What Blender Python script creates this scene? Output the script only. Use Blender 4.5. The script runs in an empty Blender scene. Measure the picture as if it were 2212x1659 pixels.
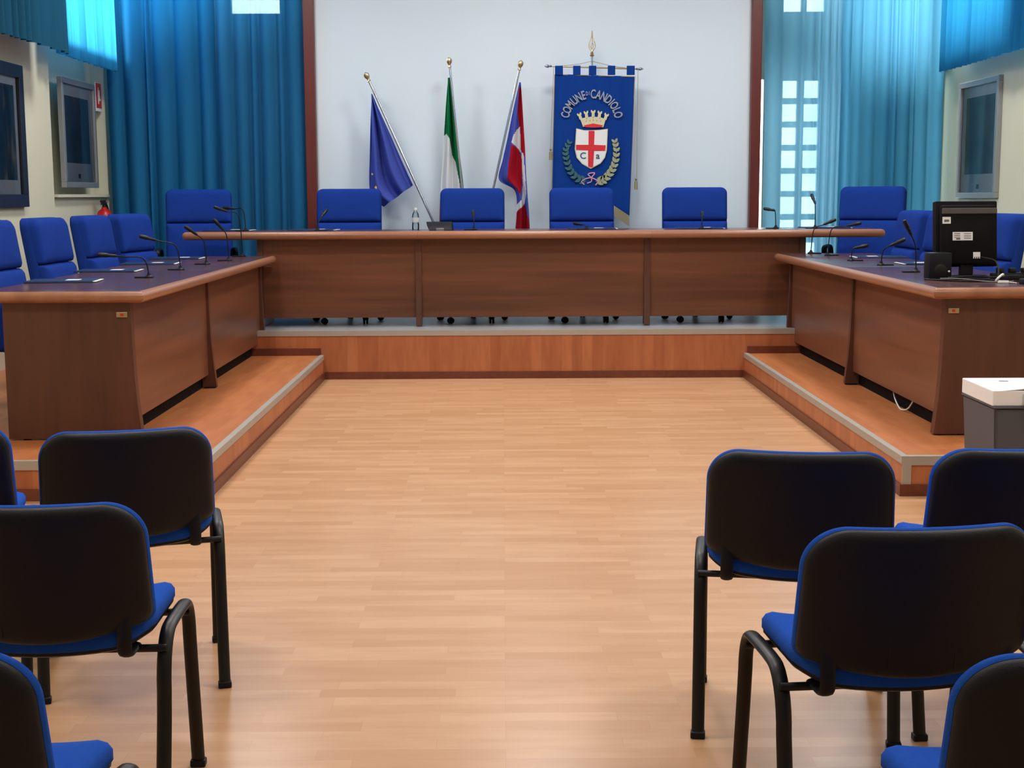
import bpy, bmesh, math, random
from mathutils import Vector, Matrix
random.seed(7)
S = bpy.context.scene
C = S.collection
PI = math.pi

# ------------------------------------------------------------------ camera
F_PX, CAM_H = 3000.0, 1.52
pitch, yaw, roll = math.atan(409 / F_PX), math.atan(18 / F_PX), -0.0045
fw = Vector((math.sin(yaw) * math.cos(pitch), math.cos(yaw) * math.cos(pitch), -math.sin(pitch)))
rt = Vector((math.cos(yaw), -math.sin(yaw), 0)); up = rt.cross(fw)
rt, up = rt * math.cos(roll) + up * math.sin(roll), -rt * math.sin(roll) + up * math.cos(roll)
cd = bpy.data.cameras.new('camera'); cam = bpy.data.objects.new('camera', cd); C.objects.link(cam)
m3 = Matrix((rt, up, -fw)).transposed()
cam.matrix_world = Matrix.Translation((0, 0, CAM_H)) @ m3.to_4x4()
cd.sensor_width = 36; cd.lens = 36 * F_PX / 2212; cd.clip_start = .05; cd.clip_end = 200
S.camera = cam

# ------------------------------------------------------------------ world and exposure
S.view_settings.view_transform = 'Standard'
S.view_settings.look = 'None'
S.view_settings.gamma = 1.0
S.view_settings.use_curve_mapping = False
S.view_settings.exposure = 0.0
wd = bpy.data.worlds.new('sky'); S.world = wd; wd.use_nodes = True
nt = wd.node_tree; nt.nodes.clear()
wo = nt.nodes.new('ShaderNodeOutputWorld'); bg = nt.nodes.new('ShaderNodeBackground')
tc = nt.nodes.new('ShaderNodeTexCoord'); no = nt.nodes.new('ShaderNodeTexNoise'); cr = nt.nodes.new('ShaderNodeValToRGB')
no.inputs['Scale'].default_value = 22; no.inputs['Detail'].default_value = 2
cr.color_ramp.elements[0].position = .40; cr.color_ramp.elements[0].color = (.62, .80, .62, 1)
cr.color_ramp.elements[1].position = .56; cr.color_ramp.elements[1].color = (.86, .92, 1, 1)
nt.links.new(tc.outputs['Generated'], no.inputs['Vector']); nt.links.new(no.outputs['Fac'], cr.inputs['Fac'])
nt.links.new(cr.outputs['Color'], bg.inputs['Color']); nt.links.new(bg.outputs['Background'], wo.inputs['Surface'])
bg.inputs['Strength'].default_value = 10.0
S.cycles.max_bounces = 8; S.cycles.transparent_max_bounces = 12; S.cycles.caustics_reflective = False; S.cycles.caustics_refractive = False
S.cycles.sample_clamp_indirect = 6

# sun reaching the high window behind the left valance
sd = bpy.data.lights.new('sun', 'SUN'); so = bpy.data.objects.new('sun', sd); C.objects.link(so)
sd.energy = 12; sd.angle = math.radians(12); sd.color = (1, .95, .86)
so.rotation_euler = Vector((-1.0, .10, .26)).to_track_quat('Z', 'Y').to_euler()

# ------------------------------------------------------------------ helpers
def lin(r, g, b):
    f = lambda c: (c / 255 / 12.92) if c / 255 <= .04045 else ((c / 255 + .055) / 1.055) ** 2.4
    return (f(r), f(g), f(b), 1)
def mat(name, col, rough=.5, metal=0, spec=.5, bump=None, noise=None, coat=0):
    m = bpy.data.materials.new(name); m.use_nodes = True
    n = m.node_tree.nodes; l = m.node_tree.links; b = n['Principled BSDF']
    b.inputs['Base Color'].default_value = col; b.inputs['Roughness'].default_value = rough
    b.inputs['Metallic'].default_value = metal; b.inputs['Specular IOR Level'].default_value = spec
    b.inputs['Coat Weight'].default_value = coat
    t = n.new('ShaderNodeTexCoord')
    ns = n.new('ShaderNodeTexNoise'); l.new(t.outputs['Object'], ns.inputs['Vector'])
    sc, amt = noise or (6, .06)
    ns.inputs['Scale'].default_value = sc; ns.inputs['Detail'].default_value = 4
    mx = n.new('ShaderNodeMix'); mx.data_type = 'RGBA'
    mx.inputs[6].default_value = tuple(c * (1 - amt) for c in col[:3]) + (1,)
    mx.inputs[7].default_value = tuple(min(1, c * (1 + amt)) for c in col[:3]) + (1,)
    l.new(ns.outputs['Fac'], mx.inputs[0]); l.new(mx.outputs[2], b.inputs['Base Color'])
    if bump:
        n2 = n.new('ShaderNodeTexNoise'); l.new(t.outputs['Object'], n2.inputs['Vector']); n2.inputs['Scale'].default_value = bump[0]
        bp = n.new('ShaderNodeBump'); bp.inputs['Strength'].default_value = bump[1]; bp.inputs['Distance'].default_value = .002
        l.new(n2.outputs['Fac'], bp.inputs['Height']); l.new(bp.outputs['Normal'], b.inputs['Normal'])
    return m
def wood(name, c1, c2, axis, rough=.35, freq=26, spec=.5, streak=1.6):
    """veneer whose grain runs along axis (0,1,2)"""
    m = bpy.data.materials.new(name); m.use_nodes = True
    n = m.node_tree.nodes; l = m.node_tree.links; b = n['Principled BSDF']
    t = n.new('ShaderNodeTexCoord'); mp = n.new('ShaderNodeMapping')
    sc = [freq, freq, freq]; sc[axis] = streak
    mp.inputs['Scale'].default_value = sc; l.new(t.outputs['Object'], mp.inputs['Vector'])
    ns = n.new('ShaderNodeTexNoise'); ns.inputs['Scale'].default_value = 1; ns.inputs['Detail'].default_value = 6; ns.inputs['Distortion'].default_value = .4
    l.new(mp.outputs['Vector'], ns.inputs['Vector'])
    mp2 = n.new('ShaderNodeMapping'); sc2 = [4.5, 4.5, 4.5]; sc2[axis] = .5; mp2.inputs['Scale'].default_value = sc2
    l.new(t.outputs['Object'], mp2.inputs['Vector'])
    n2 = n.new('ShaderNodeTexNoise'); n2.inputs['Scale'].default_value = 1; n2.inputs['Detail'].default_value = 2
    l.new(mp2.outputs['Vector'], n2.inputs['Vector'])
    ad = n.new('ShaderNodeMath'); ad.operation = 'MULTIPLY_ADD'; ad.inputs[1].default_value = .55
    l.new(ns.outputs['Fac'], ad.inputs[0])
    m5 = n.new('ShaderNodeMath'); m5.operation = 'MULTIPLY'; m5.inputs[1].default_value = .5; l.new(n2.outputs['Fac'], m5.inputs[0])
    l.new(m5.outputs[0], ad.inputs[2])
    r = n.new('ShaderNodeValToRGB'); r.color_ramp.elements[0].position = .36; r.color_ramp.elements[1].position = .68
    r.color_ramp.elements[0].color = c1; r.color_ramp.elements[1].color = c2
    l.new(ad.outputs[0], r.inputs['Fac']); l.new(r.outputs['Color'], b.inputs['Base Color'])
    b.inputs['Roughness'].default_value = rough; b.inputs['Specular IOR Level'].default_value = spec
    return m
def strips(name, ca, cb, cc, axis=0, w=.068, ln=.52, rough=.32, spec=.5):
    """three-strip laminate: boards run along axis 0 (X), 1 (Y) or 2 (upright)"""
    m = bpy.data.materials.new(name); m.use_nodes = True
    n = m.node_tree.nodes; l = m.node_tree.links; b = n['Principled BSDF']
    t = n.new('ShaderNodeTexCoord'); sp = n.new('ShaderNodeSeparateXYZ'); l.new(t.outputs['Object'], sp.inputs[0])
    cb_ = n.new('ShaderNodeCombineXYZ')
    if axis == 0: l.new(sp.outputs[0], cb_.inputs[0]); l.new(sp.outputs[1], cb_.inputs[1])
    elif axis == 1: l.new(sp.outputs[1], cb_.inputs[0]); l.new(sp.outputs[0], cb_.inputs[1])
    else:
        s_ = n.new('ShaderNodeMath'); s_.operation = 'ADD'; l.new(sp.outputs[0], s_.inputs[0]); l.new(sp.outputs[1], s_.inputs[1])
        l.new(sp.outputs[2], cb_.inputs[0]); l.new(s_.outputs[0], cb_.inputs[1])
    br = n.new('ShaderNodeTexBrick'); l.new(cb_.outputs[0], br.inputs['Vector'])
    br.inputs['Scale'].default_value = 1; br.inputs['Brick Width'].default_value = ln; br.inputs['Row Height'].default_value = w
    br.inputs['Mortar Size'].default_value = .0006; br.inputs['Mortar Smooth'].default_value = 1
    br.offset = .37; br.offset_frequency = 3; br.squash = .8; br.squash_frequency = 4
    br.inputs['Color1'].default_value = ca; br.inputs['Color2'].default_value = cb
    br.inputs['Mortar'].default_value = tuple(x * .75 for x in cb[:3]) + (1,)
    mp = n.new('ShaderNodeMapping'); mp.inputs['Scale'].default_value = (3.0, 16, 1); l.new(cb_.outputs[0], mp.inputs['Vector'])
    ns = n.new('ShaderNodeTexNoise'); ns.inputs['Scale'].default_value = 1; ns.inputs['Detail'].default_value = 5; l.new(mp.outputs['Vector'], ns.inputs['Vector'])
    r = n.new('ShaderNodeValToRGB'); r.color_ramp.elements[0].position = .42; r.color_ramp.elements[1].position = .72
    r.color_ramp.elements[0].color = (0, 0, 0, 1); r.color_ramp.elements[1].color = (.5, .5, .5, 1)
    l.new(ns.outputs['Fac'], r.inputs['Fac'])
    mx = n.new('ShaderNodeMix'); mx.data_type = 'RGBA'; l.new(r.outputs['Color'], mx.inputs[0])
    l.new(br.outputs['Color'], mx.inputs[6]); mx.inputs[7].default_value = cc
    l.new(mx.outputs[2], b.inputs['Base Color'])
    b.inputs['Roughness'].default_value = rough; b.inputs['Specular IOR Level'].default_value = spec
    return m
def cloth(name, dcol, tcol, tfac, transp):
    m = bpy.data.materials.new(name); m.use_nodes = True
    n = m.node_tree.nodes; l = m.node_tree.links; n.clear()
    o = n.new('ShaderNodeOutputMaterial'); d = n.new('ShaderNodeBsdfDiffuse'); tr = n.new('ShaderNodeBsdfTranslucent'); tp = n.new('ShaderNodeBsdfTransparent')
    t = n.new('ShaderNodeTexCoord'); mp = n.new('ShaderNodeMapping'); mp.inputs['Scale'].default_value = (9, 9, .6); l.new(t.outputs['Object'], mp.inputs['Vector'])
    ns = n.new('ShaderNodeTexNoise'); ns.inputs['Scale'].default_value = 1; l.new(mp.outputs['Vector'], ns.inputs['Vector'])
    mx = n.new('ShaderNodeMix'); mx.data_type = 'RGBA'; mx.inputs[6].default_value = tuple(c * .85 for c in dcol[:3]) + (1,); mx.inputs[7].default_value = tuple(min(1, c * 1.15) for c in dcol[:3]) + (1,)
    l.new(ns.outputs['Fac'], mx.inputs[0]); l.new(mx.outputs[2], d.inputs['Color'])
    tr.inputs['Color'].default_value = tcol; tp.inputs['Color'].default_value = (.75, .88, 1, 1)
    a = n.new('ShaderNodeMixShader'); a.inputs[0].default_value = tfac; l.new(d.outputs[0], a.inputs[1]); l.new(tr.outputs[0], a.inputs[2])
    if transp > 0:
        b = n.new('ShaderNodeMixShader'); b.inputs[0].default_value = transp; l.new(a.outputs[0], b.inputs[1]); l.new(tp.outputs[0], b.inputs[2]); l.new(b.outputs[0], o.inputs[0])
    else: l.new(a.outputs[0], o.inputs[0])
    return m
def emis(name, col, st):
    m = bpy.data.materials.new(name); m.use_nodes = True; n = m.node_tree.nodes; b = n['Principled BSDF']
    b.inputs['Base Color'].default_value = (.9, .9, .9, 1); b.inputs['Emission Color'].default_value = col; b.inputs['Emission Strength'].default_value = st
    return m
def glassy(name, tint=(1, 1, 1, 1), ior=1.5):
    m = bpy.data.materials.new(name); m.use_nodes = True; n = m.node_tree.nodes; l = m.node_tree.links; n.clear()
    o = n.new('ShaderNodeOutputMaterial'); g = n.new('ShaderNodeBsdfGlossy'); t = n.new('ShaderNodeBsdfTransparent'); f = n.new('ShaderNodeFresnel')
    g.inputs['Roughness'].default_value = .02; t.inputs['Color'].default_value = tint; f.inputs[0].default_value = ior
    x = n.new('ShaderNodeMixShader'); l.new(f.outputs[0], x.inputs[0]); l.new(t.outputs[0], x.inputs[1]); l.new(g.outputs[0], x.inputs[2]); l.new(x.outputs[0], o.inputs[0])
    return m

M = dict(
    floor=strips('beech_laminate', lin(212, 168, 128), lin(198, 151, 110), lin(188, 140, 98), 0, rough=.27),
    dais=strips('orange_laminate', lin(194, 122, 72), lin(180, 108, 60), lin(160, 92, 50), 1, rough=.42),
    riser=strips('riser_laminate', lin(184, 116, 76), lin(166, 98, 62), lin(142, 80, 50), 2, w=.085, ln=.9, rough=.4),
    grey=mat('grey_floor', lin(150, 150, 152), .35),
    skirt=wood('skirting_wood', lin(92, 44, 30), lin(112, 58, 40), 1, .4),
    nosing=mat('aluminium_nosing', lin(172, 168, 160), .45, .25),
    white=mat('white_plaster', lin(216, 232, 243), .75, noise=(2, .02)),
    cream=mat('cream_plaster', lin(214, 212, 188), .8, noise=(2, .03)),
    ceil=mat('ceiling_paint', lin(230, 230, 226), .9),
    red=wood('dark_red_wood', lin(88, 26, 22), lin(104, 34, 28), 2, .4),
    tw_h=wood('walnut_veneer_horizontal', lin(92, 56, 40), lin(126, 78, 54), 0, .32, freq=14, streak=.7),
    tw_y=wood('walnut_veneer_lengthwise', lin(92, 56, 39), lin(126, 78, 54), 1, .32, freq=14, streak=.7),
    tw_v=wood('walnut_veneer_upright', lin(76, 46, 35), lin(98, 60, 44), 2, .38, freq=16),
    edge=wood('rounded_table_edge', lin(140, 94, 70), lin(166, 116, 88), 0, .28, freq=14, streak=.7),
    edge_y=wood('rounded_table_edge_side', lin(140, 94, 70), lin(166, 116, 88), 1, .28, freq=14, streak=.7),
    ttop=wood('table_top_veneer', lin(76, 50, 54), lin(94, 62, 64), 1, .22, freq=20, spec=.6),
    black=mat('black_plastic', lin(10, 13, 24), .5, spec=.3, bump=(350, .25)),
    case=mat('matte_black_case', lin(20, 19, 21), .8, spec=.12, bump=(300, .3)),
    blackm=mat('black_metal', lin(12, 14, 18), .42, spec=.4),
    blue=mat('blue_fabric', lin(32, 82, 182), .95, spec=.1, bump=(500, .5), noise=(60, .1)),
    exec=mat('royal_blue_fabric', lin(25, 56, 140), .95, spec=.1, bump=(400, .4), noise=(40, .1)),
    brass=mat('brass', lin(196, 178, 146), .28, 1),
    silver=mat('polished_steel', lin(190, 195, 205), .22, 1),
    paper=mat('white_paper', lin(235, 236, 238), .6),
    folder=mat('navy_folder', lin(30, 52, 92), .35),
    navy=mat('navy_frame', lin(34, 40, 56), .35),
    silverf=mat('silver_frame', lin(150, 155, 158), .35, .4),
    matb=mat('picture_mat', lin(196, 204, 212), .7),
    curt=cloth('teal_curtain', lin(46, 124, 172), lin(40, 140, 205), .38, 0),
    curt2=cloth('teal_curtain_thin', lin(46, 124, 172), lin(60, 150, 210), .42, .12),
    sheer=cloth('sheer_teal_curtain', lin(100, 175, 210), lin(165, 215, 240), .58, .12),
    curtr=cloth('light_teal_curtain', lin(80, 162, 202), lin(125, 200, 235), .55, 0),
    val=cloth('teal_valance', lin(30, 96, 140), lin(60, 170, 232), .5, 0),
    val_unlit=cloth('unlit_teal_valance', lin(34, 84, 112), lin(20, 70, 100), .12, 0),  # darker copy of the valance cloth, missing backlight put into its colour
    flagblue=cloth('flag_blue', lin(78, 94, 186), lin(78, 94, 186), .2, 0),
    gonf=cloth('banner_blue', lin(24, 62, 142), lin(24, 62, 142), .1, 0),
    flaggreen=cloth('flag_green', lin(24, 110, 66), lin(24, 110, 66), .2, 0),
    flagwhite=cloth('flag_white', lin(222, 226, 230), lin(222, 226, 230), .2, 0),
    flagred=cloth('flag_red', lin(166, 30, 46), lin(166, 30, 46), .2, 0),
    stitch=mat('grey_embroidery', lin(138, 148, 164), .6),
    gold=mat('gold_embroidery', lin(202, 198, 166), .6),
    dgold=mat('dark_gold_thread', lin(138, 130, 104), .6),
    redcl=mat('red_embroidery', lin(204, 30, 44), .6),
    whitecl=mat('white_embroidery', lin(222, 226, 228), .6),
    leaf=mat('green_embroidery', lin(150, 160, 128), .6, noise=(60, .3)),
    leafd=mat('dark_green_embroidery', lin(40, 92, 104), .6, noise=(60, .3)),
    pink=mat('pink_embroidery', lin(200, 150, 176), .6),
    yellow=mat('yellow_star', lin(210, 180, 80), .6),
    binl=mat('grey_bin_plastic', lin(74, 78, 90), .5),
    signred=mat('sign_red', lin(196, 44, 44), .4),
    extred=mat('extinguisher_red', lin(190, 30, 30), .3),
    extblk=mat('extinguisher_black', lin(25, 25, 25), .4),
    glass=glassy('picture_glass', ior=1.8),
    pane=glassy('window_glass', (.97, .99, 1, 1)),
    bottle=glassy('bottle_plastic', (.86, .90, .93, 1)),
    lamp=emis('lamp_diffuser', (1, .97, .93, 1), 6),
    wcable=mat('white_cable', lin(225, 228, 225), .5),
    winfr=mat('window_frame_paint', lin(170, 180, 186), .5),
)

def obj(name, bm, m, parent=None, smooth=False, mats=None):
    me = bpy.data.meshes.new(name); bm.normal_update(); bm.to_mesh(me); bm.free()
    for x in (mats or [m]): me.materials.append(x)
    if smooth:
        me.polygons.foreach_set('use_smooth', [True] * len(me.polygons))
        try: me.set_sharp_from_angle(angle=math.radians(40))
        except Exception: pass
    o = bpy.data.objects.new(name, me); C.objects.link(o)
    if parent: o.parent = parent
    return o
def thing(name, label, cat, loc=(0, 0, 0), rz=0, group=None):
    o = bpy.data.objects.new(name, None); C.objects.link(o); o.location = loc; o.rotation_euler = (0, 0, rz)
    o.empty_display_size = .1
    return tag(o, label, cat, group)
def tag(o, label, cat, group=None):
    o['label'] = label; o['category'] = cat
    if group: o['group'] = group
    elif 'group' in o.keys(): del o['group']
    return o
def struct(name, bm, m, smooth=False, mats=None):
    o = obj(name, bm, m, smooth=smooth, mats=mats); o['kind'] = 'structure'; return o
def dup(root, loc, rz, label, group=None):
    r = root.copy(); C.objects.link(r); r.location = loc; r.rotation_euler = (0, 0, rz)
    r['label'] = label
    if group: r['group'] = group
    for ch in list(root.children):
        c = ch.copy(); C.objects.link(c); c.parent = r
        for g in ch.children:
            d = g.copy(); C.objects.link(d); d.parent = c
    return r
def box(bm, x0, x1, y0, y1, z0, z1, bev=0, seg=2):
    r = bmesh.ops.create_cube(bm, size=1)
    vs = r['verts']
    for v in vs: v.co = Vector(((x0 + x1) / 2 + v.co.x * (x1 - x0), (y0 + y1) / 2 + v.co.y * (y1 - y0), (z0 + z1) / 2 + v.co.z * (z1 - z0)))
    if bev: 
        es = list({e for v in vs for e in v.link_edges})
        bmesh.ops.bevel(bm, geom=es, offset=bev, segments=seg, affect='EDGES', profile=.5)
    return bm
def B(*a, **k): return box(bmesh.new(), *a, **k)
def tube(bm, pts, r, n=12, r2=None, side=None, cap=True):
    """swept tube; r radius or list; r2 = radius across 'side' axis for oval section"""
    pts = [Vector(p) for p in pts]; rings = []
    prev = None
    for i, p in enumerate(pts):
        a = pts[max(i - 1, 0)]; b = pts[min(i + 1, len(pts) - 1)]; t = (b - a).normalized()
        if side is not None: u = Vector(side).normalized(); u = (u - t * u.dot(t)).normalized()
        elif prev is None: u = t.orthogonal().normalized()
        else: u = (prev - t * prev.dot(t)).normalized()
        prev = u; w = t.cross(u)
        ra = r[i] if isinstance(r, (list, tuple)) else r
        rb = r2 if r2 is not None else ra
        rings.append([bm.verts.new(p + u * math.cos(2 * PI * k / n) * rb + w * math.sin(2 * PI * k / n) * ra) for k in range(n)])
    for i in range(len(rings) - 1):
        for k in range(n): bm.faces.new((rings[i][k], rings[i][(k + 1) % n], rings[i + 1][(k + 1) % n], rings[i + 1][k]))
    if cap: bm.faces.new(rings[0][::-1]); bm.faces.new(rings[-1])
    return bm
def lathe(bm, prof, org=(0, 0, 0), n=24, M4=None):
    rings = []
    for (r, z) in prof:
        ring = []
        for k in range(n):
            v = Vector((r * math.cos(2 * PI * k / n), r * math.sin(2 * PI * k / n), z))
            if M4 is not None: v = M4 @ v
            ring.append(bm.verts.new(v + Vector(org)))
        rings.append(ring)
    for i in range(len(rings) - 1):
        for k in range(n): bm.faces.new((rings[i][k], rings[i][(k + 1) % n], rings[i + 1][(k + 1) % n], rings[i + 1][k]))
    bm.faces.new(rings[0][::-1]); bm.faces.new(rings[-1])
    return bm
def sph(bm, c, r, n=16, sz=1):
    prof = [(max(1e-4, r * math.sin(PI * i / 10)), -r * sz * math.cos(PI * i / 10)) for i in range(11)]
    return lathe(bm, prof, c, n)
def poly(bm, pts, y0, y1):
    """prism from (x,z) outline between y0 and y1"""
    a = [bm.verts.new((x, y0, z)) for x, z in pts]; b = [bm.verts.new((x, y1, z)) for x, z in pts]
    n = len(pts)
    bm.faces.new(a); bm.faces.new(b[::-1])
    for i in range(n): bm.faces.new((a[i], b[i], b[(i + 1) % n], a[(i + 1) % n]))
    bmesh.ops.recalc_face_normals(bm, faces=bm.faces)
    return bm
def rrect(w, h, rs, n=8):
    """outline of a rounded rectangle centred on 0; rs radii: top-right, top-left, bottom-left, bottom-right"""
    pts = []
    for (sx, sy, a0), r in zip(((1, 1, 0), (-1, 1, 90), (-1, -1, 180), (1, -1, 270)), rs):
        cx, cy = sx * (w / 2 - r), sy * (h / 2 - r)
        for i in range(n + 1):
            a = math.radians(a0 + 90 * i / n); pts.append((cx + r * math.cos(a), cy + r * math.sin(a)))
    return pts
def dens(pts, step=.03):
    out = []
    for i, p in enumerate(pts):
        q = pts[(i + 1) % len(pts)]; d = math.hypot(q[0] - p[0], q[1] - p[1]); k = max(1, int(d / step))
        for j in range(k): out.append((p[0] + (q[0] - p[0]) * j / k, p[1] + (q[1] - p[1]) * j / k))
    return out
def pad(bm, pts, prof, deform, dome=0, rings=6):
    """upholstered / moulded panel. pts outline; prof list of (shrink, depth); closed at both ends by shrinking rings.
    deform maps (u,v,depth) -> xyz"""
    pts = dens(pts)
    R = max(math.hypot(*p) for p in pts)
    wx = max(p[0] for p in pts); wy = max(p[1] for p in pts)
    def ring(s, d):
        return [bm.verts.new(deform(p[0] * (1 - s / wx), p[1] * (1 - s / wy), d)) for p in pts]
    def sring(f, s, d):
        return [bm.verts.new(deform(p[0] * (1 - s / wx) * f, p[1] * (1 - s / wy) * f, d)) for p in pts]
    L = []
    s0, d0 = prof[0]; s1, d1 = prof[-1]
    for i in range(1, rings): L.append(sring(i / rings, s0, d0))
    for s, d in prof: L.append(ring(s, d))
    for i in range(rings - 1, 0, -1):
        f = i / rings; L.append(sring(f, s1, d1 + dome * (1 - f * f)))
    n = len(pts)
    for a, b in zip(L, L[1:]):
        for k in range(n): bm.faces.new((a[k], a[(k + 1) % n], b[(k + 1) % n], b[k]))
    c0 = bm.verts.new(deform(0, 0, d0)); c1 = bm.verts.new(deform(0, 0, d1 + dome))
    for k in range(n):
        bm.faces.new((c0, L[0][(k + 1) % n], L[0][k])); bm.faces.new((c1, L[-1][k], L[-1][(k + 1) % n]))
    bmesh.ops.recalc_face_normals(bm, faces=bm.faces)
    return bm
def catmull(P, n=8):
    P = [Vector(p) for p in P]; out = []
    for i in range(len(P) - 1):
        a = P[max(i - 1, 0)]; b = P[i]; c = P[i + 1]; d = P[min(i + 2, len(P) - 1)]
        for j in range(n):
            t = j / n; out.append(.5 * ((2 * b) + (-a + c) * t + (2 * a - 5 * b + 4 * c - d) * t * t + (-a + 3 * b - 3 * c + d) * t ** 3))
    out.append(P[-1]); return out

# ------------------------------------------------------------------ room shell
XL, XR, YB, YF, ZC = -3.85, 4.42, 14.15, -2.5, 4.25
struct('floor', B(-4.1, 4.7, YF, 11.5, -.1, 0), M['floor'])
struct('ceiling', B(-4.3, 4.9, YF - .2, YB + .3, ZC, ZC + .1), M['ceil'])
struct('wall_front', B(-4.3, 4.9, YF - .2, YF, -.1, ZC), M['cream'])
def wall_open(bm, axis, lo, hi, p0, p1, z0, z1, holes):
    """wall slab along axis 'x' or 'y' between lo and hi with rectangular holes (a,b,za,zb)"""
    cuts = sorted({lo, hi} | {h[0] for h in holes} | {h[1] for h in holes})
    for a, b in zip(cuts, cuts[1:]):
        hs = sorted([h for h in holes if h[0] <= a + 1e-6 and h[1] >= b - 1e-6], key=lambda h: h[2]); z = z0
        for h in hs + [(0, 0, z1, z1)]:
            if h[2] > z + 1e-6:
                box(bm, *((a, b, p0, p1) if axis == 'x' else (p0, p1, a, b)), z, h[2])
            z = h[3]
    return bm
back_holes = [(2.545, 2.63, .9, 2.66), (2.78, 3.21, .59, 2.67), (4.27, 4.40, .62, 2.66), (2.78, 3.24, 3.29, 4.1), (3.42, 4.30, 2.75, 4.1),
              (-2.70, -2.19, 3.30, 4.1), (-3.75, -2.95, 3.2, 4.1)]
struct('wall_back', wall_open(bmesh.new(), 'x', -4.1, 4.7, YB, YB + .16, -.1, ZC, back_holes), M['cream'])
side_l = [(11.9, 13.62, 2.86, 4.05)]
struct('wall_left', wall_open(bmesh.new(), 'y', YF, YB, -4.1, -3.98, -.1, ZC, side_l), M['cream'])
bm = bmesh.new()
box(bm, -3.98, XL, 9.2, 12.06, -.1, 2.8); box(bm, -3.98, XL, 9.2, 11.8, 2.8, ZC); box(bm, -3.98, XL, 13.72, YB, -.1, ZC)
box(bm, -3.98, XL - .03, 12.06, 13.72, -.1, 1.53)
box(bm, -3.98, XL, 4.5, 5.2, -.1, ZC)
bx = struct('wall_left_pilaster', bm, M['cream'])
side_r = [(11.75, 13.45, 2.86, 4.05)]
struct('wall_right', wall_open(bmesh.new(), 'y', YF, YB, XR + .12, XR + .24, -.1, ZC, side_r), M['cream'])
bm = wall_open(bmesh.new(), 'y', 8.5, YB, XR, XR + .12, -.1, ZC, side_r)
struct('wall_right_pilaster', bm, M['cream'])
# small sill ledge over the niche below the silver picture
struct('trim_1', B(-3.98, XL + .02, 12.10, 13.70, 1.515, 1.54), M['cream'])
# white central wall with dark red posts
struct('wall_back_center', B(-1.79, 2.385, 13.58, 13.75, .4, ZC), M['white'])
struct('trim_2', B(-1.885, -1.785, 13.50, 13.76, .4, ZC, bev=.006), M['red'])
struct('trim_3', B(2.38, 2.475, 13.50, 13.76, .4, ZC, bev=.006), M['red'])
# windows: frames and panes
def window(n, x0, x1, z0, z1, cols, rows, bar=.06, y=YB):
    bm = bmesh.new(); cw = (x1 - x0) / cols; rh = (z1 - z0) / rows
    for i in range(cols + 1):
        cx = x0 + i * cw; a, b = max(x0, cx - bar / 2), min(x1, cx + bar / 2); box(bm, a, b, y + .03, y + .09, z0, z1)
    for j in range(rows + 1):
        cz = z0 + j * rh; a, b = max(z0, cz - bar * .45), min(z1, cz + bar * .45); box(bm, x0, x1, y + .035, y + .085, a, b)
    w = struct('window_%d' % n, bm, M['winfr'])
    obj('window_pane', B(x0, x1, y + .058, y + .062, z0, z1), M['pane'], w)
window(1, 2.78, 3.21, .59, 2.67, 2, 9, .066)
window(2, 2.545, 2.63, .9, 2.66, 1, 1, .012)
window(3, 4.27, 4.40, .62, 2.66, 1, 1, .02)
window(4, 2.78, 3.24, 3.29, 4.1, 2, 1, .05)
window(5, 3.42, 4.30, 2.75, 4.1, 3, 1, .05)
window(6, -2.70, -2.19, 3.30, 4.1, 1, 1, .03)
window(7, -3.75, -2.95, 3.2, 4.1, 1, 1, .05)
def side_window(n, x, y0, y1, z0, z1, cols=3):
    bm = bmesh.new()
    for i in range(cols + 1):
        c = y0 + (y1 - y0) * i / cols; box(bm, x, x + .05, max(y0, c - .025), min(y1, c + .025), z0, z1)
    box(bm, x, x + .05, y0, y1, z0, z0 + .04); box(bm, x, x + .05, y0, y1, z1 - .04, z1)
    w = struct('window_%d' % n, bm, M['winfr']); obj('window_pane', B(x + .022, x + .026, y0, y1, z0, z1), M['pane'], w)
side_window(8, -4.06, 11.9, 13.62, 2.86, 4.05)
side_window(9, XR + .16, 11.75, 13.45, 2.86, 4.05)

# ------------------------------------------------------------------ stepped dais
DL, DR, DY, DN = -1.5, 2.01, 11.5, 6.88
for k, (x0, x1) in enumerate(((-4.0, DL), (DR, 4.54))):
    s = 'left' if k == 0 else 'right'
    d = struct('floor_dais_' + s, B(x0, x1, DN, DY, 0, .198), M['riser'])
    t = obj('dais_top', B(x0 + .001, x1 - .001, DN + .001, DY, .19, .2), M['dais'], d)
    bm = bmesh.new(); xe = DL if k == 0 else DR; sg = 1 if k == 0 else -1; xo = x0 if k == 0 else x1
    # metal angle along the aisle, along the near end and down the near corner
    def bs(a, b, *r): a, b = sorted((a, b)); box(bm, a, b, *r)
    bs(xe - sg * .03, xe + sg * .006, DN - .006, DY - .001, .2, .2045)
    bs(xe, xe + sg * .006, DN - .006, DY - .001, .165, .2)
    bs(xe - sg * .03, xo, DN - .006, DN + .03, .2, .2045)
    bs(xe, xo, DN - .006, DN, .158, .2)
    bs(xe, xe - sg * .045, DN - .006, DN, .06, .158)
    struct('trim_%d' % (4 + k), bm, M['nosing'])
    bm = bmesh.new()
    a, b = sorted((xe, xe + sg * .012)); box(bm, a, b, DN - .012, DY - .012, 0, .06)
    a, b = sorted((xe, x0 if k == 0 else x1)); box(bm, a, b, DN - .012, DN, 0, .06)
    struct('baseboard_' + s, bm, M['skirt'])
d = struct('floor_dais_back', B(-4.0, 4.54, DY, YB, 0, .395), M['riser'])
obj('dais_top', B(-3.999, 4.539, DY + .001, YB, .39, .4), M['grey'], d)
struct('trim_6', box(B(-4.0, 4.54, DY - .007, DY + .05, .396, .406), -4.0, 4.54, DY - .008, DY, .362, .4), M['nosing'])
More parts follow.
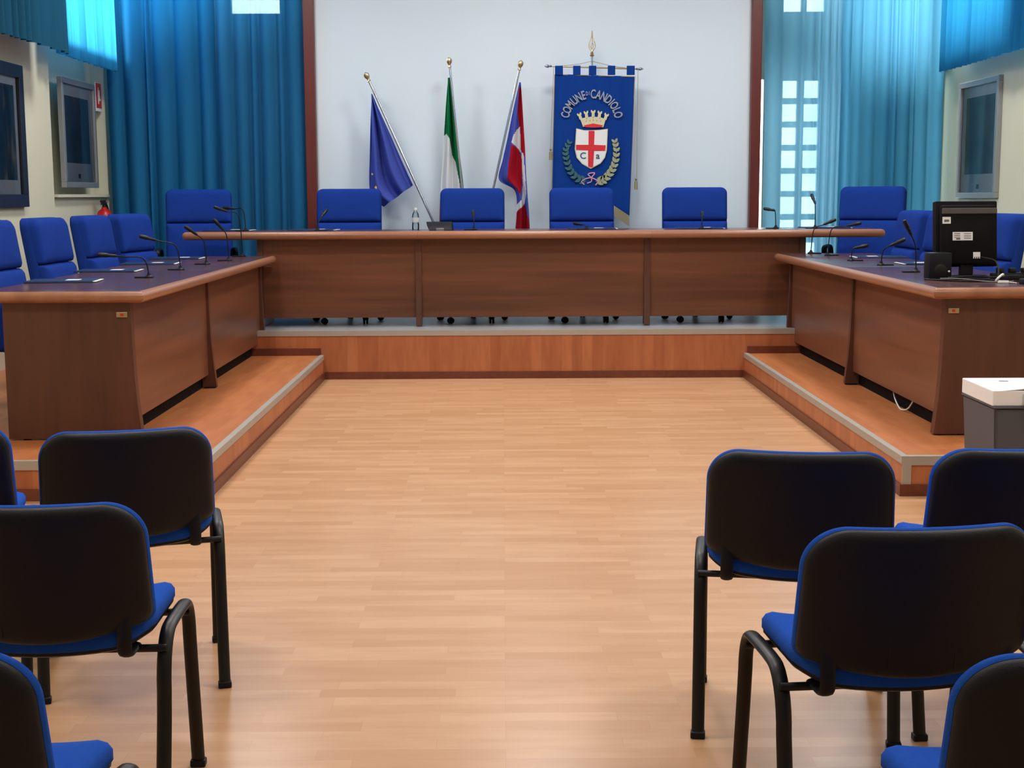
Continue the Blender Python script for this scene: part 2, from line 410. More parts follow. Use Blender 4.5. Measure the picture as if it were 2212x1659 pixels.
bm = B(DL + .012, DR - .012, DY - .012, DY, 0, .06); box(bm, -4.0, DL - .02, DY - .012, DY, .2, .26); box(bm, DR + .02, 4.54, DY - .012, DY, .2, .26)
struct('baseboard_back', bm, M['skirt'])

# ------------------------------------------------------------------ ceiling lamps (the room's own light, above the frame)
lamps = [(-2.2, 1.0), (0.3, 1.0), (2.8, 1.0), (-2.2, 4.6), (0.3, 4.6), (2.8, 4.6), (-2.2, 8.2), (0.3, 8.2), (2.8, 8.2), (0.3, 11.4), (-2.2, 11.4), (2.8, 11.4)]
LP = {}
for i, (x, y) in enumerate(lamps):
    t = thing('ceiling_light', 'square white recessed lamp panel in the ceiling', 'ceiling light', (x, y, ZC), 0, 'lamp panels in the ceiling')
    if not LP:
        bm = bmesh.new()
        for a in ((-.32, .32, -.32, -.30), (-.32, .32, .30, .32), (-.32, -.30, -.30, .30), (.30, .32, -.30, .30)): box(bm, *a, -.03, 0)
        LP['f'] = obj('frame', bm, M['winfr'], t); LP['d'] = obj('diffuser', B(-.30, .30, -.30, .30, -.02, -.005), M['lamp'], t)
    else:
        for k in 'fd': o = LP[k].copy(); C.objects.link(o); o.parent = t
    ld = bpy.data.lights.new('lamp_light', 'AREA'); ld.shape = 'SQUARE'; ld.size = .6; ld.color = (1, .985, .965)
    ld.energy = {1.0: 8, 4.6: 39, 8.2: 50, 11.4: 44}[y]
    lo = bpy.data.objects.new('lamp_light', ld); C.objects.link(lo); lo.location = (0, 0, -.04); lo.parent = t

# ------------------------------------------------------------------ curtains
def curtain(name, x0, x1, y, z0, z1, m, label, cat='curtain', seed=1, amp=.05, pmin=.07, pmax=.17, group=None, axis='x', hem=None, spread=0.0):
    rnd = random.Random(seed); cols = []
    x = x0; sgn = 1
    pts = [(x0, 0.)]
    while x < x1 - pmin * .6:
        p = rnd.uniform(pmin, pmax) * rnd.choice((.6, 1, 1.35)); n = 9
        a = amp * rnd.uniform(.55, 1.1) * min(1, p / .1)
        for k in range(1, n + 1):
            u = k / n
            w = math.sin(PI * u) ** .85      # round lobes with tight creases between them
            pts.append((x + p * u, -a * w))
        x += p
    sc = (x1 - x0) / (pts[-1][0] - x0)
    pts = [(x0 + (a - x0) * sc, b) for a, b in pts]
    nz = 14; bm = bmesh.new(); rows = []
    ph = rnd.random() * 6
    for j in range(nz + 1):
        f = j / nz; z = z0 + (z1 - z0) * f; row = []
        for a, b in pts:
            xx = a + .012 * math.sin(ph + a * 5 + f * 3) * (1 - f)
            if hem and j == 0: pass
            yy = y + b * (.75 + .5 * (1 - f)) + .01 * math.sin(a * 3 + ph)
            xx += spread * (1 - f) * (a - x0) / (x1 - x0)
            row.append(bm.verts.new((xx, yy, z) if axis == 'x' else ((y + (yy - y) * hem), xx, z)))
        rows.append(row)
    for j in range(nz):
        for k in range(len(pts) - 1): bm.faces.new((rows[j][k], rows[j][k + 1], rows[j + 1][k + 1], rows[j + 1][k]))
    o = obj(name, bm, m, smooth=False)
    o.data.polygons.foreach_set('use_smooth', [True] * len(o.data.polygons))
    return tag(o, label, cat, group)
curtain('curtain', -3.80, -2.745, 13.64, .42, 4.18, M['curt'], 'dark teal floor-length curtain with deep folds beside the left wall pictures', seed=3, amp=.13, pmin=.09, pmax=.24)
curtain('curtain', -2.73, -1.90, 13.60, .42, 4.18, M['curt2'], 'teal curtain panel hanging beside the left dark red post, bright lamp-white patch at its top', seed=11, amp=.11, pmin=.07, pmax=.20)
curtain('curtain', 2.525, 3.262, 13.62, .42, 4.18, M['sheer'], 'pale see-through teal curtain with a grid window glowing behind it', seed=5, amp=.07, pmin=.07, pmax=.16)
curtain('curtain', 3.275, 4.265, 13.66, .42, 4.18, M['curtr'], 'light blue gathered curtain between the grid window and the right wall', seed=9, amp=.085, pmin=.07, pmax=.14)
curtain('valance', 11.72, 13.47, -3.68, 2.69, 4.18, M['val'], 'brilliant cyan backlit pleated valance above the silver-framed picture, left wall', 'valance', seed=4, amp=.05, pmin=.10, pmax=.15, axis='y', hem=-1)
curtain('valance', 8.6, 11.62, -3.56, 2.67, 4.18, M['val_unlit'], 'unlit dark teal pleated valance above the navy-framed picture, left wall', 'valance', seed=6, amp=.05, pmin=.14, pmax=.22, axis='y', hem=-1)
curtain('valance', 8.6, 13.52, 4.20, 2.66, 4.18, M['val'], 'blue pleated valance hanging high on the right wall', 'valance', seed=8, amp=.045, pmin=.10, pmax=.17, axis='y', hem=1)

# ------------------------------------------------------------------ council tables
def slab(x0, x1, y0, y1, zt, th, nose, rad=(0, 0, 0, 0), n=8):
    """table top with half-round edges. nose flags: left, right, near, far; rad: corner radii far-right, far-left, near-left, near-right"""
    bm = bmesh.new(); K = 8; r = th / 2; rings = []
    for k in range(K + 1):
        a = PI / 2 - PI * k / K; ins = r * (1 - math.cos(a)); z = zt - r + r * math.sin(a)
        X0, X1, Y0, Y1 = x0 + ins * nose[0], x1 - ins * nose[1], y0 + ins * nose[2], y1 - ins * nose[3]
        ring = []
        for (sx, sy, a0), rr in zip(((1, 1, 0), (-1, 1, 90), (-1, -1, 180), (1, -1, 270)), rad):
            q_ = max(rr - ins, .0008); cx = X1 - q_ if sx > 0 else X0 + q_; cy = Y1 - q_ if sy > 0 else Y0 + q_
            for i in range(n + 1): t = math.radians(a0 + 90 * i / n); ring.append(bm.verts.new((cx + q_ * math.cos(t), cy + q_ * math.sin(t), z)))
        rings.append(ring)
    m = len(rings[0])
    for k in range(K):
        for i in range(m):
            f = bm.faces.new((rings[k][i], rings[k + 1][i], rings[k + 1][(i + 1) % m], rings[k][(i + 1) % m])); f.material_index = 1
    f = bm.faces.new(rings[0]); f.material_index = 0
    f = bm.faces.new(rings[-1][::-1]); f.material_index = 1
    bmesh.ops.recalc_face_normals(bm, faces=bm.faces)
    return bm
def support(bm, x, y, zb, zt, d, fwd, w=.05, foot=.10, deep=.12):
    """upright board whose front edge sweeps forward into a foot. fwd: unit vector (x,y) towards the aisle, d: its depth behind"""
    f = Vector((fwd[0], fwd[1], 0)); s = Vector((-f.y, f.x, 0)); o = Vector((x, y, 0))
    prof = [(deep, zt), (deep, zb), ]
    fr = [(0, zt), (-.002, zb + .55), (-.008, zb + .35), (-.018, zb + .20), (-.032, zb + .07), (-.038, zb + .008)]
    pts = [(-deep, zt)] + [(-deep, zb + .008)] + [(-a, b) for a, b in reversed(fr)]
    # pts in (forward, z)
    pts = [(-deep, zt), (-deep, zb + .008)] + [(-q[0], q[1]) for q in reversed(fr)]
    A = [bm.verts.new(o + f * p[0] + s * (-w / 2) + Vector((0, 0, p[1]))) for p in pts]
    Bv = [bm.verts.new(o + f * p[0] + s * (w / 2) + Vector((0, 0, p[1]))) for p in pts]
    n = len(pts); bm.faces.new(A); bm.faces.new(Bv[::-1])
    for i in range(n): bm.faces.new((A[i], Bv[i], Bv[(i + 1) % n], A[(i + 1) % n]))
    bmesh.ops.recalc_face_normals(bm, faces=bm.faces)
    return bm
# --- centre table on the upper dais
ZT = 1.218
ct = thing('council_table', 'long dark walnut council table spanning the raised platform under the flags', 'table', (0.26, 12.1, .4))
P0 = Vector((0.26, 12.1, .4))
def place(bm, P): bmesh.ops.translate(bm, verts=bm.verts, vec=-P); return bm
yf, yb = 11.78, 12.55
for nm, x0, x1, rl, rr in (('tabletop', -2.71, -.7225, .035, .002), ('tabletop', -.7215, 1.2595, .002, .002), ('tabletop', 1.2605, 3.24, .002, .035)):
    b_ = slab(x0, x1, yf, yb, ZT, .068, (rl > .01, rr > .01, 1, 1), (rr, rl, rl, rr))
    obj(nm, place(b_, P0), None, ct, True, mats=[M['ttop'], M['edge']])
xs = (-2.08, -.725, 1.235, 2.57)
for i in range(3):
    obj('front_panel', place(B(xs[i] + .02, xs[i + 1] - .02, 11.955, 11.98, .475, ZT - .066), P0), M['tw_h'], ct)
for x in xs:
    obj('leg', place(support(bmesh.new(), x, 11.935, .4, ZT - .066, 0, (0, -1), deep=.09 if x in xs[1:3] else .5), P0), M['tw_v'], ct, True)
# --- side tables on the lower dais
def side_table(sx, xa, xb, y0, y1, label):
    """xa: aisle-side x of the top, xb: wall-side x"""
    P = Vector(((xa + xb) / 2, (y0 + y1) / 2, .2)); zt = 1.015
    t = thing('council_table', label, 'table', P)
    ym = 9.57
    for a, b, r0, r1 in ((y0, ym - .0006, 1, 0), (ym + .0006, y1, 0, 1)):
        obj('tabletop', place(slab(min(xa, xb), max(xa, xb), a, b, zt, .062, (1, 1, r0, r1)), P), None, t, True, mats=[M['ttop'], M['edge_y']])
    px = xa - sx * .09
    for a, b in ((7.56, ym - .025), (ym + .025, 11.62)):
        x0, x1 = sorted((px - sx * .028, px - sx * .05))
        obj('front_panel', place(B(x0, x1, a, b, .295, zt - .06), P), M['tw_y'], t)
        u0, u1 = sorted((px - sx * .078, px - sx * .095)); pl = obj('shade_strip', place(B(u0, u1, a, b, .2, .42), P), M['case'], t); pl['label'] = 'dark strip added as shade under the table'  # black strip added behind the panel gap, stands in for under-table shade
    obj('leg', place(support(bmesh.new(), px - sx * .012, ym, .2, zt - .06, 0, (sx, 0), w=.045, deep=.06), P), M['tw_v'], t, True)
    obj('leg', place(support(bmesh.new(), px - sx * .012, 11.66, .2, zt - .06, 0, (sx, 0), w=.045, deep=.06), P), M['tw_v'], t, True)
    e = obj('end_panel', place(support(bmesh.new(), px, 7.53, .2, zt - .06, 0, (sx, 0), w=.06, deep=.69), P), M['tw_v'], t, True)
    tg = obj('socket_plate', place(B(*sorted((px - sx * .015, px - sx * .075)), 7.492, 7.502, .872, .902, bev=.003), P), M['brass'], t)
    tg['label'] = 'small brass plate near the corner'
    cx = px - sx * .045
    obj('plate_mark', place(B(cx - .008, cx + .008, 7.489, 7.4925, .880, .893), P), M['signred'], tg)
    for yy in (ym, 11.66):
        x0, x1 = sorted((px + sx * .015, px - sx * .06))
        obj('foot_glide', place(B(x0, x1, yy - .03, yy + .03, .2, .21), P), M['black'], t)
    for q in (.12, .6):
        obj('foot_glide', place(lathe(bmesh.new(), [(.02, .2), (.024, .205), (.01, .21)], (px - sx * q, 7.53, 0)), P), M['black'], t)
    return t
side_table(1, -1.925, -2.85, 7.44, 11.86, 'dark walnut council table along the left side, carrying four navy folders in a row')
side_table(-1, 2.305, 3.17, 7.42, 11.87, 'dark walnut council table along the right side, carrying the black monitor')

# ------------------------------------------------------------------ executive chairs (face -Y locally)
def make_exec():
    t = thing('executive_chair', '', 'chair')
    lean = math.radians(9)
    def D(z0, y0=0.40):
        def f(u, v, d):   # u across, v up, d forward
            z = z0 + v; y = y0 - d
            yy = y * 1.0 + (z - .45) * math.sin(lean)
            return Vector((u, yy + .018 * (1 - (u / .29) ** 2), z))
        return f
    sh = pad(bmesh.new(), rrect(.59, .77, (.06, .06, .04, .04)), [(.03, -.02), (.01, -.012), (0, 0), (0, .045), (.006, .06)], D(.795), 0, 4)
    obj('back_shell', sh, M['exec'], t, True)
    hd = pad(bmesh.new(), rrect(.585, .30, (.055, .055, .02, .02)), [(.0, .05), (0, .085), (.006, .10), (.02, .112), (.045, .117)], D(1.028), .006, 4)
    obj('headrest', hd, M['exec'], t, True)
    lb = pad(bmesh.new(), rrect(.585, .47, (.02, .02, .03, .03)), [(.0, .05), (0, .085), (.006, .10), (.02, .115), (.045, .122)], D(.640), .012, 4)
    obj('back_cushion', lb, M['exec'], t, True)
    def DS(u, v, d): return Vector((u, v + .08, .40 + d + .02 * (v < -.15) * -((v + .15) / .12) ** 2))
    obj('seat_cushion', pad(bmesh.new(), rrect(.56, .54, (.05,) * 4), [(.02, 0), (0, .02), (0, .08), (.012, .10), (.03, .11)], DS, .01, 4), M['exec'], t, True)
    obj('seat_base', B(-.22, .22, -.12, .32, .36, .40, bev=.01), M['black'], t)
    for s in (-1, 1):
        p = catmull([(x_, y_ + .12, z_) for x_, y_, z_ in [(s * .25, .14, .38), (s * .315, .14, .40), (s * .33, .13, .55), (s * .33, .08, .635), (s * .33, -.08, .645), (s * .33, -.16, .62), (s * .32, -.12, .50), (s * .25, -.08, .39)]], 6)
        obj('armrest', tube(bmesh.new(), p, .016, 10, r2=.026, side=(1, 0, 0)), M['black'], t, True)
    obj('gas_column', lathe(bmesh.new(), [(.045, .10), (.045, .20), (.025, .21), (.025, .33), (.06, .345), (.06, .36)]), M['black'], t, True)
    bm = lathe(bmesh.new(), [(.05, .065), (.055, .08), (.055, .11), (.045, .125)])
    for k in range(5):
        a = 2 * PI * k / 5 + .3; d = Vector((math.cos(a), math.sin(a), 0))
        tube(bm, [d * .03 + Vector((0, 0, .105)), d * .18 + Vector((0, 0, .09)), d * .30 + Vector((0, 0, .072))], [.024, .02, .014], 8, r2=.024, side=(-d.y, d.x, 0))
    obj('star_base', bm, M['black'], t, True)
    for k in range(5):
        a = 2 * PI * k / 5 + .3; c = Vector((math.cos(a), math.sin(a), 0)) * .305
        bm = bmesh.new(); n = Vector((math.cos(a + 1.1), math.sin(a + 1.1), 0))
        for s in (-1, 1):
            Mx = n.to_track_quat('Z', 'Y').to_matrix().to_4x4()
            lathe(bm, [(.006, -.009), (.026, -.008), (.028, 0), (.026, .008), (.006, .009)], c + n * s * .013 + Vector((0, 0, .028)), 16, Mx)
        tube(bm, [c + Vector((0, 0, .035)), c + Vector((0, 0, .075))], .009, 8)
        tube(bm, [c + n * -.024 + Vector((0, 0, .045)), c + Vector((0, 0, .06)), c + n * .024 + Vector((0, 0, .045))], .009, 8)
        obj('caster', bm, M['black'], t, True)
    return t
ex = make_exec()
first = True
def exec_at(x, y, rz, z, label, group):
    global first
    if first:
        ex.location = (x, y, z); ex.rotation_euler = (0, 0, math.radians(rz)); tag(ex, label, 'chair', group); first = False; return ex
    return dup(ex, (x, y, z), math.radians(rz), label, group)
g1 = 'royal blue armchairs behind the centre table'
exec_at(-1.393, 12.40, 2, .4, 'royal blue high-back chair before the flag with stars, next to left red post', g1)
exec_at(-.279, 12.40, 0, .4, 'royal blue high-back chair below the green, white and red flag', g1)
exec_at(.723, 12.40, 0, .4, 'royal blue high-back chair overlapping the blue coat-of-arms banner', g1)
exec_at(1.745, 12.40, -2, .4, 'royal blue high-back chair before blank white wall next to the right red post', g1)
exec_at(-2.73, 12.40, 7, .4, 'royal blue high-back chair at left end of centre table, against the dark teal curtain', g1)
exec_at(3.21, 12.44, -25, .4, 'royal blue high-back chair at right end of centre table, before the right curtain', g1)
g2 = 'royal blue armchairs behind the left table'
exec_at(-2.66, 8.50, 90, .2, 'royal blue chair cut off by the left picture edge, only its shoulder seen', g2)
exec_at(-2.63, 9.42, 88, .2, 'royal blue chair below the navy-framed picture, behind the left table', g2)
exec_at(-2.61, 10.42, 88, .2, 'royal blue chair below the silver-framed picture, middle of three overlapping at left table', g2)
exec_at(-2.57, 11.25, 80, .2, 'royal blue chair at far end of left table, nearest the dark teal curtain', g2)
g3 = 'royal blue armchairs behind the right table'
exec_at(2.87, 11.25, -89, .2, 'royal blue chair at far end of right table, just left of the black monitor', g3)
exec_at(2.86, 10.38, -88, .2, 'royal blue chair mostly hidden behind the black monitor', g3)
exec_at(2.88, 9.30, -85, .2, 'royal blue chair right of the black monitor, near the right picture edge', g3)

# ------------------------------------------------------------------ visitor chairs (face +Y locally, seen from behind)
def make_visitor():
    t = thing('visitor_chair', '', 'chair')
    W, Hh = .505, .302
    base = rrect(W, Hh, (.09, .09, .038, .038), 16)
    # lower edge droops in the middle
    out = []
    for (u, v) in dens(base, .014):
        if v < 0: v -= .034 * (-v / (Hh / 2)) * max(0, 1 - (u / (W / 2 - .03)) ** 2)
        u *= 1 - .03 * (v / Hh)
        out.append((u, v))
    def DB(u, v, d):      # d towards the rear (-Y)
        y = -.165 - .055 * (1 - (u / .25) ** 2) - d - (v + .17) * .16
        return Vector((u, y, .677 + v))
    def small(k): return [(p[0] * (1 - k), p[1] * (1 - k)) for p in out]
    o1 = obj('back_shell', pad(bmesh.new(), small(.003), [(.0, -.002), (0, .004), (.003, .012), (.010, .019), (.022, .024)], DB, .002, 6), M['black'], t, True)
    # moulded recess line on the shell
    bm = bmesh.new()
    def line(p, q):
        n = 12; pts = [DB(p[0] + (q[0] - p[0]) * i / n, p[1] + (q[1] - p[1]) * i / n, .0245) for i in range(n + 1)]
        tube(bm, pts, .0009, 6)
    line((-.06, .025), (.055, .025)); line((-.075, .0), (-.075, -.16)); line((.07, .0), (.07, -.16))
    obj('shell_rib', bm, M['black'], o1)
    obj('back_cushion', pad(bmesh.new(), out, [(.0, -.001), (-.003, -.006), (-.003, -.016), (.004, -.028), (.02, -.036)], DB, -.006, 6), M['blue'], t, True)
    def DSe(u, v, d):
        z = .470 + d + .028 * (u / .24) ** 2 * (1 if v < .1 else max(.2, 1 - (v - .1) * 6))
        if v > .07: z -= (v - .07) ** 2 * 1.6
        if v < -.14: z -= (v + .14) ** 2 * 3.5
        return Vector((u, v + .013, z))
    so_ = rrect(.500, .415, (.13, .13, .09, .09), 20)
    obj('seat_cushion', pad(bmesh.new(), so_, [(.006, .002), (0, .010), (0, .030), (.008, .044), (.022, .052)], DSe, .004, 6), M['blue'], t, True)
    obj('seat_shell', pad(bmesh.new(), so_, [(.03, -.014), (.012, -.010), (.004, -.002), (.003, .006)], DSe, 0, 4), M['black'], t, True)
    for s in (-1, 1):
        x = s * .268
        front = [(x, .235, .012), (x, .190, .30), (x, .178, .39)] + [(x, .178 - .055 * (1 - math.cos(a)), .39 + .095 * math.sin(a)) for a in [i * PI / 16 for i in range(1, 9)]] + [(x, .06, .487), (x, .02, .487)]
        rear = [(x, -.225, .012), (x, -.160, .28), (x, -.148, .35)] + [(x, -.148 + .09 * (1 - math.cos(a)), .35 + .135 * math.sin(a)) for a in [i * PI / 16 for i in range(1, 9)]] + [(x, -.02, .487), (x, .02, .487)]
        for pts in (front, rear):
            lg = obj('leg', tube(bmesh.new(), pts, .011, 14, r2=.0178, side=(1, 0, 0)), M['blackm'], t, True)
            p = pts[0]
            obj('foot_cap', B(x - .0205, x + .0205, p[1] - .015, p[1] + .015, 0, .020, bev=.004), M['black'], lg)
    for y in (-.135, .155):
        obj('crossbar', tube(bmesh.new(), [(-.275, y, .452), (.275, y, .452)], .0095, 12), M['blackm'], t, True)
    for s in (-1, 1):
        x = s * .195; p = catmull([(x, -.12, .458), (x, -.185, .456), (x, -.212, .470), (x, -.213, .52), (x, -.206, .58), (x, -.203, .62)], 5)
        obj('back_bracket', tube(bmesh.new(), p, .007, 10, r2=.0175, side=(1, 0, 0)), M['black'], t, True)
    return t
vc = make_visitor(); vfirst = True
def vis(x, y, rz, label, group):
    global vfirst
    if vfirst:
        vc.location = (x, y, 0); vc.rotation_euler = (0, 0, math.radians(rz)); tag(vc, label, 'chair', group); vfirst = False; return vc
    return dup(vc, (x, y, 0), math.radians(rz), label, group)
gl, gr = 'blue and black visitor chairs left of the aisle', 'blue and black visitor chairs right of the aisle'
vis(-1.190, 4.33, 14, 'black-backed blue chair farthest up the left side, right leg standing alone on bare floor', gl)
vis(-1.82, 4.40, 12, 'strip of a black-backed blue chair at left picture edge, farthest row', gl)
vis(-1.087, 3.33, 2, 'black-backed blue chair in the middle row left of the aisle, right-hand legs forming an arch', gl)
vis(-.968, 2.31, -4, 'black-backed blue chair in the bottom left corner, nearest on the left', gl)
vis(.842, 3.925, -9, 'black-backed blue chair farthest up the right side, nearest the aisle', gr)
vis(1.42, 3.95, 2, 'black-backed blue chair in front of the grey bin, right of the aisle', gr)
vis(.862, 3.07, 5, 'large black-backed blue chair in the middle row right of the aisle', gr)
vis(1.46, 3.13, 3, 'black-backed blue chair at right picture edge behind the large one, almost wholly cut off', gr)
vis(.925, 2.26, 4, 'black-backed blue chair in the bottom right corner, nearest on the right', gr)

# ------------------------------------------------------------------ flags
def smoothpath(P, n=10): return catmull(P, n)
def sample(path, f):
    k = f * (len(path) - 1); i = min(int(k), len(path) - 2); return path[i].lerp(path[i + 1], k - i)
YFG = 13.3
def XZ(px, py, Y=YFG):    # photo measurement -> metres on the upright plane where the flags hang
    d = fw * 1.0 + rt * ((px - 1106) / F_PX) - up * ((py - 829.5) / F_PX); t = Y / d.y
    return Vector((d.x * t, Y, CAM_H + d.z * t))
def inside(p, poly_):
    c = False; n = len(poly_)
    for i in range(n):
        a, b = poly_[i], poly_[i - 1]
        if (a[1] > p[1]) != (b[1] > p[1]) and p[0] < (b[0] - a[0]) * (p[1] - a[1]) / (b[1] - a[1] + 1e-12) + a[0]: c = not c
    return c
def flagcloth(left, right, folds, zones, mats, parent, amp=.03, nx=56, nz=130, base=0):
    L = smoothpath([XZ(*p) for p in left]); R = smoothpath([XZ(*p) for p in right])
    bm = bmesh.new(); rows = []
    for j in range(nz + 1):
        f = j / nz; a = sample(L, f); b = sample(R, f); row = []
        for i in range(nx + 1):
            g = i / nx; p = a.lerp(b, g)
            p.y += amp * min(1, f * 2.2 + .15) * math.sin(g * folds * 2 * PI + f * 1.2) + .3 * amp * math.sin(g * folds * 5 + 2)
            row.append(bm.verts.new(p))
        rows.append(row)
    zz = [(k, [(XZ(*q).x, XZ(*q).z) for q in z]) for k, z in zones]
    for j in range(nz):
        for i in range(nx):
            fc = bm.faces.new((rows[j][i], rows[j][i + 1], rows[j + 1][i + 1], rows[j + 1][i]))
            c = fc.calc_center_median(); fc.material_index = base
            for k, z in zz:
                if inside((c.x, c.z), z): fc.material_index = k
    o = obj('cloth', bm, None, parent, mats=mats); o.data.polygons.foreach_set('use_smooth', [True] * len(o.data.polygons))
    o.data.transform(Matrix.Translation(-parent.location))
    sm = o.modifiers.new('thickness', 'SOLIDIFY'); sm.thickness = .003
    return o
def pole(parent, top, bot, r=.011):
    P = parent.location
    bm = tube(bmesh.new(), [Vector(bot) - P, Vector(top) - P], r, 12)
    po = obj('pole', bm, M['silver'], parent, True)
    d = (Vector(top) - Vector(bot)).normalized(); c = Vector(top) - P
    bm = lathe(bmesh.new(), [(.012, -.05), (.018, -.045), (.012, -.03), (.014, -.02), (.024, -.006), (.028, .012), (.024, .030), (.010, .039), (.002, .046)], c + d * .02, 16, d.to_track_quat('Z', 'Y').to_matrix().to_4x4())
    f = obj('ball_finial', bm, M['brass'], parent, True)
def stand(parent, x, y):
    P = parent.location
    bm = lathe(bmesh.new(), [(.16, .4), (.16, .415), (.05, .43), (.03, .47), (.022, .60), (.002, .61)], Vector((x, y, 0)) - P, 28)
    obj('base', bm, M['brass'], parent, True)
SK = {-1: Vector((-.325, 13.20, .52)), 0: Vector((-.285, 13.24, .52)), 1: Vector((-.330, 13.27, .52))}
t = thing('flag_stand', 'brass floor stand holding three flag poles behind the centre table', 'stand', (-.31, 13.24, .4))
obj('base', lathe(bmesh.new(), [(.20, 0), (.20, .012), (.19, .02), (.06, .035), (.05, .05), (.05, .06)], n=32), M['brass'], t, True)
for sk, tp in ((SK[-1], (-1.26, 13.28, 2.6)), (SK[0], (-.49, 13.28, 2.73)), (SK[1], (.17, 13.28, 2.7))):
    d = (Vector(tp) - sk).normalized(); o_ = sk - Vector((-.31, 13.24, .4))
    obj('socket', tube(bmesh.new(), [o_ - d * .07, o_ + d * .10], .017, 12), M['brass'], t, True)
def polefull(t, pt, pb, Ytop=13.28, Ybot=13.24):
    a = XZ(*pt, 13.28); b = pb
    t.location = a; pole(t, a, b)
t = thing('flag', 'dark blue flag with a yellow star showing, on a steeply slanting pole', 'flag', (0, 0, .4)); polefull(t, (795, 170), SK[-1])
flagcloth([(803, 203), (800, 260), (798, 330), (797, 405), (806, 432), (828, 447)], [(803, 203), (822, 245), (843, 292), (862, 335), (878, 370), (892, 400)], 2.3, [], [M['flagblue']], t, .05)
bm = bmesh.new()
for (px, py, s, rot) in ((811, 405, .022, .2), (803, 376, .013, .5), (818, 412, .012, .9)):
    c = XZ(px, py, 13.19); pts = [(c.x + s * (1 if k % 2 == 0 else .42) * math.cos(PI / 2 + rot + k * PI / 5) * .8, c.z + s * (1 if k % 2 == 0 else .42) * math.sin(PI / 2 + rot + k * PI / 5)) for k in range(10)]
    poly(bm, pts, 13.238, 13.243)
o = obj('star', bm, M['yellow'], t); o.data.transform(Matrix.Translation(-t.location)); o['label'] = 'yellow stars on the blue cloth'
t = thing('flag', 'green, white and red tricolour flag drooping on a nearly upright pole', 'flag', (0, 0, .4)); polefull(t, (971, 139), SK[0])
flagcloth([(968, 168), (964, 215), (959, 290), (955, 345), (951, 410), (948, 500)], [(971, 168), (980, 240), (989, 310), (996, 362), (1001, 410), (1006, 500)], 2.0,
          [(1, [(940, 160), (1005, 160), (1010, 412), (995, 412), (991, 385), (985, 350), (976, 335), (971, 300), (966, 290), (959, 292), (956, 305), (940, 305)]),
           (2, [(930, 432), (1000, 455), (1020, 520), (930, 520)]), (2, [(930, 432), (954, 430), (950, 520), (930, 520)])], [M['flagwhite'], M['flaggreen'], M['flagred']], t, .03)
t = thing('flag', 'red, white and blue flag drooping on a pole between tricolour and banner', 'flag', (0, 0, .4)); polefull(t, (1123, 145), SK[1])
flagcloth([(1122, 178), (1108, 240), (1096, 300), (1086, 345), (1078, 388), (1112, 412), (1116, 455), (1113, 500)], [(1125, 178), (1128, 220), (1131, 270), (1134, 320), (1136, 370), (1139, 420), (1142, 460), (1144, 500)], 1.7,
          [(1, [(1121, 190), (1130, 190), (1136, 300), (1136, 345), (1124, 320), (1121, 270), (1117, 240)]),
           (2, [(1117, 278), (1124, 272), (1126, 330), (1120, 322), (1105, 308), (1110, 290)]),
           (1, [(1105, 312), (1121, 322), (1128, 345), (1128, 395), (1124, 420), (1112, 402), (1096, 388), (1099, 350)]),
           (2, [(1127, 330), (1131, 330), (1137, 420), (1134, 440), (1112, 462), (1112, 448), (1126, 432), (1130, 400)]),
           (1, [(1112, 462), (1134, 440), (1141, 470), (1150, 520), (1108, 520)]),
           (3, [(1134, 330), (1138, 330), (1147, 500), (1143, 500)])], [M['flagblue'], M['flagred'], M['flagwhite'], M['navy']], t, .03)

# ------------------------------------------------------------------ municipal banner
YB_ = 13.32
bn = thing('municipal_banner', 'tall royal blue banner lettered COMUNE DI CANDIOLO with red cross coat of arms', 'banner', (.85, YB_, .4))
def bobj(name, bm, m, smooth=False, parent=bn, label=None, mats=None):
    o = obj(name, bm, m, bn if parent is bn else parent, smooth, mats); o.data.transform(Matrix.Translation(-bn.location))
    if label: o['label'] = label
    return o
def q(px, py): v = XZ(px, py, YB_); return (v.x, v.z)
# cloth (prism outline measured on the banner)
def wavy(bm, x0t, x1t, x0b, x1b, zt, zbf, nx=40, nz=60):
    rows = []
    for j in range(nz + 1):
        f = j / nz; row = []
        for i in range(nx + 1):
            g = i / nx; xt = x0t + (x1t - x0t) * g; xb = x0b + (x1b - x0b) * g
            zb = zbf(g); z = zt(g) + (zb - zt(g)) * f; x = xt + (xb - xt) * f
            row.append(bm.verts.new((x, YB_ + .012 * f * math.sin(g * 9 + 1) + .006 * math.sin(g * 22 + f * 2), z)))
        rows.append(row)
    for j in range(nz):
        for i in range(nx): bm.faces.new((rows[j][i], rows[j][i + 1], rows[j + 1][i + 1], rows[j + 1][i]))
    return bm
tl, tr_ = q(1198, 160), q(1371, 165); bl, br_ = q(1190, 470), q(1359, 467)
fringe_z = lambda g: bl[1] + (br_[1] - bl[1]) * g + .30 * (1 - abs(2 * g - 1)) * .85
cl = bobj('cloth', wavy(bmesh.new(), tl[0], tr_[0], bl[0], br_[0], lambda g: tl[1] + (tr_[1] - tl[1]) * g, fringe_z), M['gonf'])
cl.data.polygons.foreach_set('use_smooth', [True] * len(cl.data.polygons)); sm = cl.modifiers.new('thickness', 'SOLIDIFY'); sm.thickness = .004
# fringe along the swallow-tail hem
bm = bmesh.new(); rows = []
for i in range(41):
    g = i / 40; x = bl[0] + (br_[0] - bl[0]) * g; z = fringe_z(g)
    y = YB_ + .012 * math.sin(g * 9 + 1) + .006 * math.sin(g * 22 + 2) - .004
    rows.append((bm.verts.new((x, y, z + .005)), bm.verts.new((x, y - .004, z - .095))))
for a, b in zip(rows, rows[1:]): bm.faces.new((a[0], b[0], b[1], a[1]))
fr = bobj('fringe', bm, M['dgold'], label='dull gold fringe'); sm = fr.modifiers.new('thickness', 'SOLIDIFY'); sm.thickness = .003
